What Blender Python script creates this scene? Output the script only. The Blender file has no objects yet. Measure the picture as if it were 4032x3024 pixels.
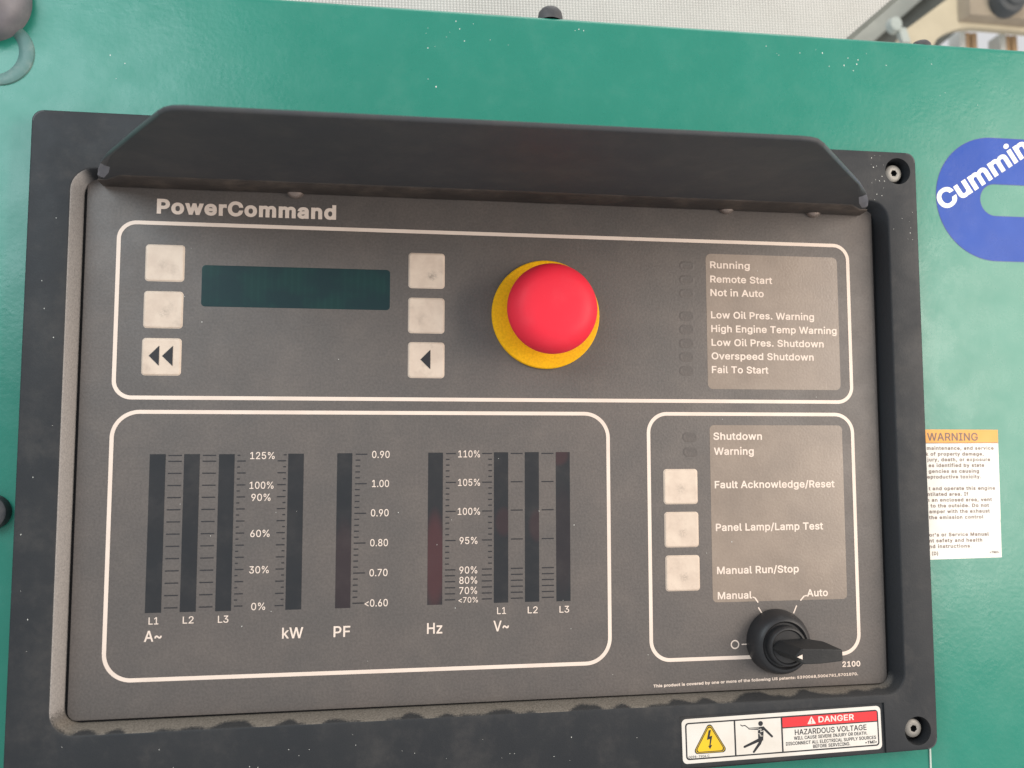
import bpy, bmesh, math, random
from mathutils import Vector, Matrix, noise
from mathutils.geometry import tessellate_polygon, delaunay_2d_cdt
R = math.radians
sc = bpy.context.scene
COL = sc.collection
MM = 0.001
def V(x, h, z):            # panel millimetres: x right, h out of the panel towards the viewer, z up
    return Vector((x * MM, -h * MM, z * MM))

# ------------------------------------------------------------------ camera, world, lamps, exposure
cam_d = bpy.data.cameras.new("camera"); cam = bpy.data.objects.new("camera", cam_d); COL.objects.link(cam)
cr, cd, cf = ((0.99130178, -0.13160599, -0.00080707), (0.00895163, 0.07354239, -0.99725192), (0.13130368, 0.98857037, 0.07408079))
M = Matrix(((cr[0], -cd[0], -cf[0], -36.5367 * MM), (cr[1], -cd[1], -cf[1], -380.0 * MM), (cr[2], -cd[2], -cf[2], 0.023 * MM), (0, 0, 0, 1)))
cam.matrix_world = M
cam_d.sensor_width = 36.0; cam_d.lens = 28.571; cam_d.clip_start = 0.01; cam_d.clip_end = 50
cam_d.dof.use_dof = True; cam_d.dof.focus_distance = 0.383; cam_d.dof.aperture_fstop = 8.5
sc.camera = cam

w = bpy.data.worlds.new("World"); sc.world = w; w.use_nodes = True
bg = w.node_tree.nodes["Background"]; bg.inputs[0].default_value = (0.98, 0.98, 1.0, 1); bg.inputs[1].default_value = 0.72

def area(name, loc, target, size, energy, color, size_y=None):
    d = bpy.data.lights.new(name, 'AREA'); d.energy = energy; d.color = color
    d.shape = 'RECTANGLE'; d.size = size; d.size_y = size_y or size
    o = bpy.data.objects.new(name, d); COL.objects.link(o); o.location = V(*loc)
    o.rotation_euler = (V(*target) - o.location).to_track_quat('-Z', 'Y').to_euler()
    return o
area("doorway_light", (980, 600, 210), (60, 0, 0), 0.60, 9.6, (1.0, 0.87, 0.75), 0.8)      # warm daylight through the open side
area("added_streak_light", (645, 640, 70), (190, 0, 30), 0.10, 2.2, (1.0, 0.93, 0.84), 0.50)         # narrow lamp added for the bright streak mirrored in the glossy paint
area("sky_light", (-620, 720, 520), (-120, 0, 60), 0.60, 6.0, (0.80, 0.93, 1.0), 0.5)     # cool sky from the upper left
area("roof_light", (250, -60, 1100), (250, -250, 300), 0.7, 3.5, (1.0, 0.98, 0.92))          # daylight falling behind the cabinet
vs = sc.view_settings; vs.view_transform = 'Standard'; vs.look = 'None'; vs.exposure = 0.0; vs.gamma = 1.0; vs.use_curve_mapping = False

# ------------------------------------------------------------------ materials
def nodes(m):
    m.use_nodes = True
    nt = m.node_tree
    return nt, nt.nodes["Principled BSDF"]
def N(nt, t, **kw):
    n = nt.nodes.new(t)
    for k, v in kw.items(): setattr(n, k, v)
    return n
def coords(nt, scale=1000.0, per_object=False):
    tc = N(nt, 'ShaderNodeTexCoord'); mp = N(nt, 'ShaderNodeMapping')
    mp.inputs['Scale'].default_value = (scale,) * 3
    nt.links.new(tc.outputs['Object'], mp.inputs[0])
    if per_object:
        oi = N(nt, 'ShaderNodeObjectInfo'); mu = N(nt, 'ShaderNodeMath', operation='MULTIPLY'); mu.inputs[1].default_value = 400
        nt.links.new(oi.outputs['Random'], mu.inputs[0]); nt.links.new(mu.outputs[0], mp.inputs['Location'])
    return mp.outputs[0]
def noise_n(nt, co, scale, detail=4, rough=0.55, dist=0.0):
    n = N(nt, 'ShaderNodeTexNoise'); n.inputs['Scale'].default_value = scale; n.inputs['Detail'].default_value = detail
    n.inputs['Roughness'].default_value = rough; n.inputs['Distortion'].default_value = dist
    nt.links.new(co, n.inputs['Vector']); return n.outputs['Fac']
def ramp(nt, fac, lo, hi, a=0.0, b=1.0):
    n = N(nt, 'ShaderNodeMapRange'); n.inputs[1].default_value = lo; n.inputs[2].default_value = hi
    n.inputs[3].default_value = a; n.inputs[4].default_value = b; n.clamp = True
    n.interpolation_type = 'SMOOTHSTEP'
    nt.links.new(fac, n.inputs[0]); return n.outputs[0]
def mixc(nt, fac, a, b):
    n = N(nt, 'ShaderNodeMix', data_type='RGBA')
    if isinstance(fac, float): n.inputs[0].default_value = fac
    else: nt.links.new(fac, n.inputs[0])
    for i, c in ((6, a), (7, b)):
        if isinstance(c, tuple): n.inputs[i].default_value = (*c, 1)
        else: nt.links.new(c, n.inputs[i])
    return n.outputs[2]
def mathn(nt, op, a, b=None):
    n = N(nt, 'ShaderNodeMath', operation=op)
    for i, v in enumerate((a, b)):
        if v is None: continue
        if isinstance(v, (int, float)): n.inputs[i].default_value = v
        else: nt.links.new(v, n.inputs[i])
    return n.outputs[0]
def bump(nt, bs, height, strength, dist=0.0003):
    n = N(nt, 'ShaderNodeBump'); n.inputs['Strength'].default_value = strength; n.inputs['Distance'].default_value = dist
    nt.links.new(height, n.inputs['Height']); nt.links.new(n.outputs[0], bs.inputs['Normal'])

def surf(name, col, col2=None, var=0.06, rough=0.5, spec=0.5, grain=1.2, gstr=0.15, metal=0.0, dust=0.0, dustcol=(0.36, 0.31, 0.26), per=False, grainvar=0.0):
    """painted or moulded surface: two tones mixed in large soft patches, a dust film in patches, fine grain relief"""
    m = bpy.data.materials.new(name); nt, bs = nodes(m)
    co = coords(nt, per_object=per)
    c2 = col2 or tuple(c * 0.8 for c in col)
    f = ramp(nt, noise_n(nt, co, 0.03, 5, 0.6), 0.3, 0.7)
    c = mixc(nt, f, col, c2)
    if grainvar:
        g = ramp(nt, noise_n(nt, co, grain, 2, 0.6), 0.25, 0.75, 1 - grainvar, 1 + grainvar)
        mul = N(nt, 'ShaderNodeVectorMath', operation='SCALE'); nt.links.new(c, mul.inputs[0]); nt.links.new(g, mul.inputs['Scale']); c = mul.outputs[0]
    if dust:
        d = ramp(nt, noise_n(nt, co, 0.06, 8, 0.68, 0.0), 0.45, 0.75, 0.0, dust)
        c = mixc(nt, d, c, dustcol)
    nt.links.new(c, bs.inputs['Base Color'])
    r = ramp(nt, noise_n(nt, co, 0.05, 5, 0.65), 0.3, 0.7, rough - 0.05, rough + 0.06)
    nt.links.new(r, bs.inputs['Roughness']); bs.inputs['Metallic'].default_value = metal
    bs.inputs['Specular IOR Level'].default_value = spec
    if gstr: bump(nt, bs, noise_n(nt, co, grain, 3, 0.5), gstr)
    return m

GREEN = surf('green_paint', (0.015, 0.190, 0.134), (0.018, 0.202, 0.144), rough=0.29, spec=0.45, grain=0.42, gstr=0.30, dust=0.06, dustcol=(0.22, 0.32, 0.27))
BLACK = surf('black_plastic', (0.022, 0.024, 0.027), (0.029, 0.030, 0.032), rough=0.60, spec=0.30, grain=1.1, gstr=0.22, dust=0.05)
VISOR = surf('black_visor_paint', (0.046, 0.047, 0.051), (0.052, 0.052, 0.054), rough=0.60, spec=0.32, grain=0.8, gstr=0.2, dust=0.07, dustcol=(0.20, 0.17, 0.14))
FACE = surf('grey_brown_film', (0.106, 0.094, 0.087), (0.123, 0.105, 0.095), rough=0.50, spec=0.38, grain=0.9, gstr=0.34, dust=0.06, dustcol=(0.28, 0.25, 0.21), grainvar=0.11)
LEGEND = surf('translucent_legend_film', (0.225, 0.178, 0.143), (0.275, 0.215, 0.170), rough=0.32, spec=0.5, grain=0.9, gstr=0.20, dust=0.10, grainvar=0.05)
PRINT = surf('cream_print', (0.78, 0.655, 0.56), (0.74, 0.61, 0.52), rough=0.5, spec=0.3, gstr=0.0, dust=0.12)
INK = surf('dark_ink', (0.030, 0.030, 0.034), rough=0.5, spec=0.3, gstr=0.0)
def gauge_material():
    m = surf('smoked_window', (0.018, 0.020, 0.023), (0.025, 0.025, 0.027), rough=0.36, spec=0.38, grain=0.7, gstr=0.10, dust=0.12, dustcol=(0.12, 0.11, 0.10))
    nt = m.node_tree; bs = nt.nodes["Principled BSDF"]; co = coords(nt)
    old = bs.inputs['Base Color'].links[0].from_socket
    sep = N(nt, 'ShaderNodeSeparateXYZ'); nt.links.new(co, sep.inputs[0])
    total = None
    for cx, cz, rx, rz, k in ((-22, -53, 6, 26, 0.75), (-63, -58, 7, 28, 0.20), (10, -36, 5, 8, 0.26), (26, -38, 5, 9, 0.26), (36, -5, 6, 6, 0.42), (38, -45, 6, 30, 0.10)):  # red glow of dim lit segments painted into the window colour
        a = mathn(nt, 'DIVIDE', mathn(nt, 'SUBTRACT', sep.outputs[0], cx), rx); b = mathn(nt, 'DIVIDE', mathn(nt, 'SUBTRACT', sep.outputs[2], cz), rz)
        r2 = mathn(nt, 'ADD', mathn(nt, 'MULTIPLY', a, a), mathn(nt, 'MULTIPLY', b, b))
        g = ramp(nt, r2, 0.25, 1.0, k, 0.0)
        total = g if total is None else mathn(nt, 'MAXIMUM', total, g)
    nt.links.new(mixc(nt, total, old, (0.075, 0.028, 0.030)), bs.inputs['Base Color'])
    return m
BAR = gauge_material()
YELLOW = surf('yellow_plastic', (0.84, 0.45, 0.003), (0.82, 0.42, 0.004), rough=0.6, spec=0.2, grain=1.0, gstr=0.15, dust=0.05, dustcol=(0.55, 0.33, 0.08), grainvar=0.10)
RED = surf('red_plastic', (0.76, 0.022, 0.044), (0.74, 0.023, 0.047), rough=0.55, spec=0.28, grain=1.0, gstr=0.05, dust=0.06, dustcol=(0.7, 0.2, 0.2))
KNOB = surf('black_switch_plastic', (0.018, 0.018, 0.020), (0.024, 0.024, 0.025), rough=0.45, spec=0.4, grain=1.4, gstr=0.12, dust=0.10, dustcol=(0.16, 0.13, 0.11))
LEVER = surf('black_lever_plastic', (0.018, 0.018, 0.019), (0.024, 0.024, 0.024), rough=0.6, spec=0.3, grain=1.1, gstr=0.35, dust=0.1, dustcol=(0.08, 0.075, 0.07))
STEEL = surf('steel', (0.36, 0.34, 0.31), (0.27, 0.255, 0.23), rough=0.5, metal=0.35, grain=1.2, gstr=0.12)
DIRTYSTEEL = surf('dirty_steel', (0.30, 0.25, 0.22), (0.20, 0.16, 0.14), rough=0.42, metal=0.55, grain=1.0, gstr=0.25, dust=0.5, dustcol=(0.26, 0.20, 0.16))
DARK = surf('dark_hole', (0.012, 0.012, 0.013), rough=0.7, spec=0.2)
WHITE = surf('white_sticker', (0.72, 0.68, 0.62), (0.68, 0.63, 0.56), rough=0.45, spec=0.4, grain=0.8, gstr=0.03, dust=0.16, dustcol=(0.45, 0.36, 0.28))
WHITE2 = surf('white_paper_sticker', (0.80, 0.78, 0.72), rough=0.45, spec=0.4, gstr=0.03)
REDINK = surf('red_ink', (0.70, 0.035, 0.040), (0.66, 0.04, 0.045), rough=0.45, spec=0.4, gstr=0.0, grainvar=0.06)
YELINK = surf('yellow_ink', (0.80, 0.52, 0.02), rough=0.45, spec=0.4, gstr=0.0)
ORANGE = surf('orange_ink', (0.78, 0.36, 0.07), rough=0.45, spec=0.4, gstr=0.0)
FADED = surf('faded_brown_ink', (0.20, 0.14, 0.115), rough=0.5, spec=0.3, gstr=0.0)
BLUE = surf('blue_sticker', (0.004, 0.052, 0.31), (0.006, 0.060, 0.34), rough=0.30, spec=0.18, grain=0.42, gstr=0.24)
BLUEEDGE = surf('dark_blue_edge', (0.03, 0.05, 0.22), rough=0.4, spec=0.4, gstr=0.0)
LOGOWHITE = surf('white_logo_ink', (0.82, 0.80, 0.72), rough=0.4, spec=0.4, grain=0.42, gstr=0.1)
RUBBER = surf('dusty_dark_rubber', (0.11, 0.105, 0.12), (0.20, 0.18, 0.19), rough=0.5, spec=0.5, grain=0.5, gstr=0.1, dust=0.25, dustcol=(0.28, 0.25, 0.26))
BOLT = surf('black_bolt', (0.030, 0.034, 0.038), (0.05, 0.05, 0.055), rough=0.5, spec=0.4, grain=0.6, gstr=0.1, dust=0.15)
RINGGREY = surf('grey_ring', (0.075, 0.17, 0.155), (0.11, 0.21, 0.19), rough=0.5, spec=0.4, grain=0.5, gstr=0.2, dust=0.4, dustcol=(0.42, 0.42, 0.38))
INNER = surf('grey_green_interior', (0.20, 0.21, 0.185), (0.26, 0.27, 0.24), rough=0.6, spec=0.3, gstr=0.0)
TAN = surf('tan_door', (0.34, 0.285, 0.215), (0.28, 0.235, 0.18), rough=0.6, spec=0.25, gstr=0.0)
CREAM = surf('cream_moulding', (0.50, 0.44, 0.32), (0.44, 0.385, 0.28), rough=0.55, spec=0.3, gstr=0.05)
GREYWALL = surf('grey_steel_wall', (0.17, 0.175, 0.155), (0.13, 0.135, 0.120), rough=0.6, spec=0.3, gstr=0.0)
GREYLIGHT = surf('light_grey_trim', (0.42, 0.425, 0.38), rough=0.6, spec=0.3, gstr=0.0)
CLIPGREY = surf('pale_clip_plastic', (0.42, 0.46, 0.43), rough=0.5, spec=0.3, gstr=0.0)
EDGE = surf('painted_edge_highlight', (0.040, 0.042, 0.046), (0.06, 0.06, 0.062), rough=0.35, spec=0.6, grain=0.8, gstr=0.1)  # frame edge highlight put into a paler, glossier tone
GLINT = surf('painted_corner_glint', (0.25, 0.25, 0.28), (0.18, 0.18, 0.20), rough=0.32, spec=0.6, grain=0.6, gstr=0.2)  # pale colour stands in for the bright glints at the visor's lower corners
BLOCKWHITE = surf('white_block', (0.72, 0.74, 0.72), rough=0.5, spec=0.3, gstr=0.0)
BLOCKORANGE = surf('orange_block', (0.56, 0.38, 0.22), (0.44, 0.30, 0.19), rough=0.5, spec=0.3, gstr=0.0)
DARKGREY = surf('dark_grey_knob', (0.060, 0.066, 0.070), rough=0.5, spec=0.4, gstr=0.0)
SPECK = surf('pale_speck', (0.75, 0.74, 0.68), rough=0.4, spec=0.5, gstr=0.0)

def key_material():
    m = bpy.data.materials.new('worn_cream_key'); nt, bs = nodes(m)
    co = coords(nt, per_object=True)
    c = mixc(nt, ramp(nt, noise_n(nt, co, 0.12, 4, 0.6), 0.3, 0.7), (0.66, 0.54, 0.435), (0.57, 0.455, 0.365))
    grime = ramp(nt, noise_n(nt, co, 0.11, 6, 0.62, 0.0), 0.55, 0.85, 0.0, 0.65)
    c = mixc(nt, grime, c, (0.25, 0.205, 0.165))
    sm = ramp(nt, noise_n(nt, co, 1.3, 3, 0.7), 0.60, 0.80, 0.0, 0.22)
    c = mixc(nt, sm, c, (0.34, 0.28, 0.22))
    # finger grime rubbed into the middle of each key, its spot and strength differing from key to key
    tc = N(nt, 'ShaderNodeTexCoord'); sep = N(nt, 'ShaderNodeSeparateXYZ'); nt.links.new(tc.outputs['Object'], sep.inputs[0])
    rnd = N(nt, 'ShaderNodeObjectInfo').outputs['Random']
    dx_ = mathn(nt, 'SUBTRACT', mathn(nt, 'MULTIPLY', sep.outputs[0], 1000.0), mathn(nt, 'MULTIPLY', mathn(nt, 'SUBTRACT', rnd, 0.5), 5.0))
    dz_ = mathn(nt, 'ADD', mathn(nt, 'MULTIPLY', sep.outputs[2], 1000.0), mathn(nt, 'MULTIPLY', rnd, 2.5))
    r_ = mathn(nt, 'SQRT', mathn(nt, 'ADD', mathn(nt, 'MULTIPLY', dx_, dx_), mathn(nt, 'MULTIPLY', dz_, dz_)))
    r_ = mathn(nt, 'ADD', r_, mathn(nt, 'MULTIPLY', noise_n(nt, co, 0.5, 4, 0.7), 4.0))
    spot = mathn(nt, 'MULTIPLY', ramp(nt, r_, 2.2, 5.6, 1.0, 0.0), mathn(nt, 'MULTIPLY', rnd, 0.75))
    spot = mathn(nt, 'MULTIPLY', spot, ramp(nt, noise_n(nt, co, 0.9, 4, 0.75), 0.35, 0.65))
    c = mixc(nt, spot, c, (0.20, 0.165, 0.135))
    nt.links.new(c, bs.inputs['Base Color']); bs.inputs['Roughness'].default_value = 0.45; bs.inputs['Specular IOR Level'].default_value = 0.4
    bump(nt, bs, noise_n(nt, co, 0.9, 3), 0.12)
    return m
KEY = key_material()

def screen_material():
    m = bpy.data.materials.new('teal_display_glass'); nt, bs = nodes(m)
    co = coords(nt)
    st = N(nt, 'ShaderNodeTexWave'); st.inputs['Scale'].default_value = 0.105; st.inputs['Distortion'].default_value = 0.0; st.bands_direction = 'X'
    nt.links.new(co, st.inputs[0])
    a = ramp(nt, st.outputs['Fac'], 0.55, 0.9, 0.0, 0.35)
    b = ramp(nt, noise_n(nt, co, 0.05, 3), 0.4, 0.6)
    c = mixc(nt, mathn(nt, 'MULTIPLY', a, b), mixc(nt, b, (0.010, 0.030, 0.034), (0.010, 0.038, 0.037)), (0.014, 0.048, 0.046))
    sp = ramp(nt, noise_n(nt, co, 1.1, 4, 0.75), 0.66, 0.78, 0.0, 0.35)
    c = mixc(nt, sp, c, (0.14, 0.17, 0.16))
    nt.links.new(c, bs.inputs['Base Color']); bs.inputs['Roughness'].default_value = 0.32; bs.inputs['Specular IOR Level'].default_value = 0.25
    return m
SCREEN = screen_material()

def dusty_wall():
    """black moulded wall of the recess: pale dust on the left side wall, sandy dust on the lower ledge that ends in scallops"""
    m = bpy.data.materials.new('dusty_recess_wall'); nt, bs = nodes(m)
    co = coords(nt)
    sep = N(nt, 'ShaderNodeSeparateXYZ'); nt.links.new(co, sep.inputs[0])
    fine = noise_n(nt, co, 1.3, 4, 0.7)
    fc = mathn(nt, 'SUBTRACT', fine, 0.5)
    cb = N(nt, 'ShaderNodeCombineXYZ'); nt.links.new(sep.outputs[0], cb.inputs[0])
    wv = noise_n(nt, cb.outputs[0], 0.050, 1.5, 0.5, 0.0)
    lim = mathn(nt, 'ADD', mathn(nt, 'MULTIPLY', ramp(nt, wv, 0.36, 0.60), 6.0), 3.6)      # reach of the dust out from the plate (mm)
    lim = mathn(nt, 'SUBTRACT', lim, mathn(nt, 'MULTIPLY', ramp(nt, sep.outputs[0], 40.0, 200.0), 4.5))
    d = mathn(nt, 'SUBTRACT', lim, mathn(nt, 'MULTIPLY', sep.outputs[1], -1.0))
    d = mathn(nt, 'ADD', d, mathn(nt, 'MULTIPLY', fc, 3.5))
    low = ramp(nt, mathn(nt, 'ADD', sep.outputs[2], mathn(nt, 'MULTIPLY', fc, 8.0)), -118.5, -111.0, 1.0, 0.0)
    side = ramp(nt, mathn(nt, 'ADD', sep.outputs[0], mathn(nt, 'MULTIPLY', fc, 3.0)), -179.5, -175.0, 1.0, 0.0)
    f_low = mathn(nt, 'MULTIPLY', ramp(nt, d, -0.9, 1.8, 0.08, 0.92), low)
    f_side = mathn(nt, 'MULTIPLY', ramp(nt, fine, 0.25, 0.6, 0.88, 0.97), side)
    f = mathn(nt, 'MAXIMUM', f_low, mathn(nt, 'MULTIPLY', f_side, mathn(nt, 'SUBTRACT', 1.0, mathn(nt, 'MULTIPLY', low, 0.75))))
    g = ramp(nt, fine, 0.3, 0.7)
    tone = mixc(nt, low, mixc(nt, g, (0.29, 0.27, 0.255), (0.38, 0.35, 0.325)), mixc(nt, g, (0.135, 0.117, 0.095), (0.23, 0.20, 0.168)))
    nt.links.new(mixc(nt, f, (0.024, 0.026, 0.029), tone), bs.inputs['Base Color'])
    bs.inputs['Roughness'].default_value = 0.62; bs.inputs['Specular IOR Level'].default_value = 0.3
    bump(nt, bs, noise_n(nt, co, 1.0, 4, 0.7), 0.35, 0.0005)
    return m
DUSTWALL = dusty_wall()

def weave_material():
    m = bpy.data.materials.new('woven_white_canvas'); nt, bs = nodes(m)
    co = coords(nt)
    mp = N(nt, 'ShaderNodeMapping'); mp.inputs['Rotation'].default_value = (0, R(2), 0); nt.links.new(co, mp.inputs[0])
    outs = []
    for dr, s in (('X', 0.145), ('Z', 0.165)):
        wv = N(nt, 'ShaderNodeTexWave'); wv.bands_direction = dr; wv.inputs['Scale'].default_value = s; wv.inputs['Distortion'].default_value = 0.4
        wv.inputs['Detail Scale'].default_value = 0.2
        nt.links.new(mp.outputs[0], wv.inputs[0]); outs.append(wv.outputs['Fac'])
    f = mathn(nt, 'MULTIPLY', outs[0], outs[1])
    big = ramp(nt, noise_n(nt, co, 0.02, 4), 0.3, 0.7)
    c = mixc(nt, ramp(nt, f, 0.05, 0.6), mixc(nt, big, (0.30, 0.29, 0.27), (0.36, 0.35, 0.33)), (0.72, 0.69, 0.65))
    nt.links.new(c, bs.inputs['Base Color']); bs.inputs['Roughness'].default_value = 0.7
    bump(nt, bs, f, 0.4, 0.0005)
    return m
WEAVE = weave_material()

# ------------------------------------------------------------------ object helpers
def tag(o, label=None, cat=None, group=None, kind=None):
    if label: o['label'] = label
    if cat: o['category'] = cat
    if group: o['group'] = group
    if kind: o['kind'] = kind
    return o
WORLD = {}
def thing(name, label, cat, loc=(0, 0, 0), group=None):
    o = bpy.data.objects.new(name, None); COL.objects.link(o); o.empty_display_size = 0.01
    o.location = V(*loc); WORLD[o] = Vector(loc)
    return tag(o, label, cat, group)
def obj(name, bm, mats, parent=None, loc=(0, 0, 0), smooth=False, label=None):
    """links the bmesh (millimetres around loc) as ONE mesh object under parent"""
    me = bpy.data.meshes.new(name)
    for v in bm.verts: v.co = V(v.co.x, v.co.y, v.co.z)
    # (x, h, z) -> (x, -h, z) mirrors, so turn the faces back
    bmesh.ops.reverse_faces(bm, faces=bm.faces)
    bm.to_mesh(me); bm.free()
    if not isinstance(mats, (list, tuple)): mats = [mats]
    for m in mats: me.materials.append(m)
    if smooth:
        for p in me.polygons: p.use_smooth = True
        me.set_sharp_from_angle(angle=R(smooth if smooth is not True else 40))
    o = bpy.data.objects.new(name, me); COL.objects.link(o)
    place(o, parent, loc)
    if label: o['label'] = label
    return o
def place(o, parent, loc):
    WORLD[o] = Vector(loc)
    if parent: o.parent = parent; o.location = V(*(Vector(loc) - WORLD[parent]))
    else: o.location = V(*loc)
def dup(src, parent, loc, rot=None):
    o = src.copy(); COL.objects.link(o); place(o, parent, loc)
    for ch in src.children:
        c = ch.copy(); COL.objects.link(c); c.parent = o; WORLD[c] = WORLD[o] + (WORLD[ch] - WORLD[src])
    return o

def arc(cx, cz, r, a0, a1, n):
    return [(cx + r * math.cos(R(a0 + (a1 - a0) * i / n)), cz + r * math.sin(R(a0 + (a1 - a0) * i / n))) for i in range(n + 1)]
def rr(x0, x1, z0, z1, r, n=8):            # rounded rectangle, counter-clockwise seen by the viewer
    r = max(r, 0.001)
    return arc(x1 - r, z0 + r, r, -90, 0, n) + arc(x1 - r, z1 - r, r, 0, 90, n) + arc(x0 + r, z1 - r, r, 90, 180, n) + arc(x0 + r, z0 + r, r, 180, 270, n)
def circ(cx, cz, r, n=48): return [(cx + r * math.cos(2 * math.pi * i / n), cz + r * math.sin(2 * math.pi * i / n)) for i in range(n)]

def bm_new(): return bmesh.new()
# in the builders below faces are wound so that AFTER obj()'s flip they look outwards
def face(bm, vs, mi=0):
    try:
        f = bm.faces.new(vs); f.material_index = mi; return f
    except ValueError: return None
def loft(bm, loops, cap_last=True, cap_first=False, mi=0):
    """loops: list of (points, h), outermost/deepest first; equal point counts. Quads between, ngon on the last loop."""
    rings = [[bm.verts.new((x, h, z)) for x, z in pts] for pts, h in loops]
    for a, b in zip(rings, rings[1:]):
        n = len(a)
        for i in range(n):
            j = (i + 1) % n
            face(bm, (b[i], b[j], a[j], a[i]), mi)
    if cap_last: face(bm, list(reversed(rings[-1])), mi)
    if cap_first: face(bm, rings[0], mi)
    return rings
def flat(bm, pts, h, mi=0):                # flat polygon facing the viewer
    pts = ccw(pts)
    tri = tessellate_polygon([[Vector((x, z, 0)) for x, z in pts]])
    vs_ = [bm.verts.new((x, h, z)) for x, z in pts]
    for t in tri: tri_face(bm, [vs_[i] for i in t], mi)
def tri_face(bm, v, mi=0):
    a, b, c = v
    ar = (b.co.x - a.co.x) * (c.co.z - a.co.z) - (c.co.x - a.co.x) * (b.co.z - a.co.z)
    if abs(ar) < 1e-9: return
    face(bm, (a, c, b) if ar > 0 else (a, b, c), mi)
def area2(p): return 0.5 * sum(p[i][0] * p[(i + 1) % len(p)][1] - p[(i + 1) % len(p)][0] * p[i][1] for i in range(len(p)))
def ccw(p): return list(p) if area2(p) > 0 else list(reversed(p))
def ring(bm, outer, inner, h, mi=0):       # flat strip between two equal loops
    a = [bm.verts.new((x, h, z)) for x, z in outer]; b = [bm.verts.new((x, h, z)) for x, z in inner]
    n = len(a)
    for i in range(n):
        j = (i + 1) % n
        face(bm, (b[i], b[j], a[j], a[i]), mi)
def stroke(p, q, wd, w2=None, n=6):        # capsule between two points
    w2 = wd if w2 is None else w2
    a = math.degrees(math.atan2(q[1] - p[1], q[0] - p[0]))
    return arc(p[0], p[1], wd / 2, a + 90, a + 270, n) + arc(q[0], q[1], w2 / 2, a - 90, a + 90, n)
def bar(p, q, wd):
    dx, dz = q[0] - p[0], q[1] - p[1]; L = math.hypot(dx, dz); nx, nz = -dz / L * wd / 2, dx / L * wd / 2
    return [(p[0] - nx, p[1] - nz), (q[0] - nx, q[1] - nz), (q[0] + nx, q[1] + nz), (p[0] + nx, p[1] + nz)]
def rect(x0, x1, z0, z1): return [(x0, z0), (x1, z0), (x1, z1), (x0, z1)]
def lathe(bm, prof, cx=0, cz=0, n=64, mi=0, cap=True):    # prof: (radius, h) from the foot outwards
    return loft(bm, [(circ(cx, cz, max(r, 0.01), n), h) for r, h in prof], cap_last=cap, mi=mi)
def hull(bm, pts):
    vs_ = [bm.verts.new(p) for p in pts]
    res = bmesh.ops.convex_hull(bm, input=vs_)
    bmesh.ops.delete(bm, geom=[e for e in res['geom_interior'] + res['geom_unused'] if isinstance(e, bmesh.types.BMVert)], context='VERTS')
    bmesh.ops.recalc_face_normals(bm, faces=bm.faces)
    bmesh.ops.reverse_faces(bm, faces=bm.faces) if False else None
def boxbm(bm, x0, x1, h0, h1, z0, z1, mi=0):
    loft(bm, [(rect(x0, x1, z0, z1), h0), (rect(x0, x1, z0, z1), h1)], cap_first=True, mi=mi)
def fix_normals(bm):
    """outward normals in panel space come out right after obj()'s mirror + flip"""
    bmesh.ops.recalc_face_normals(bm, faces=bm.faces)

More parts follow.
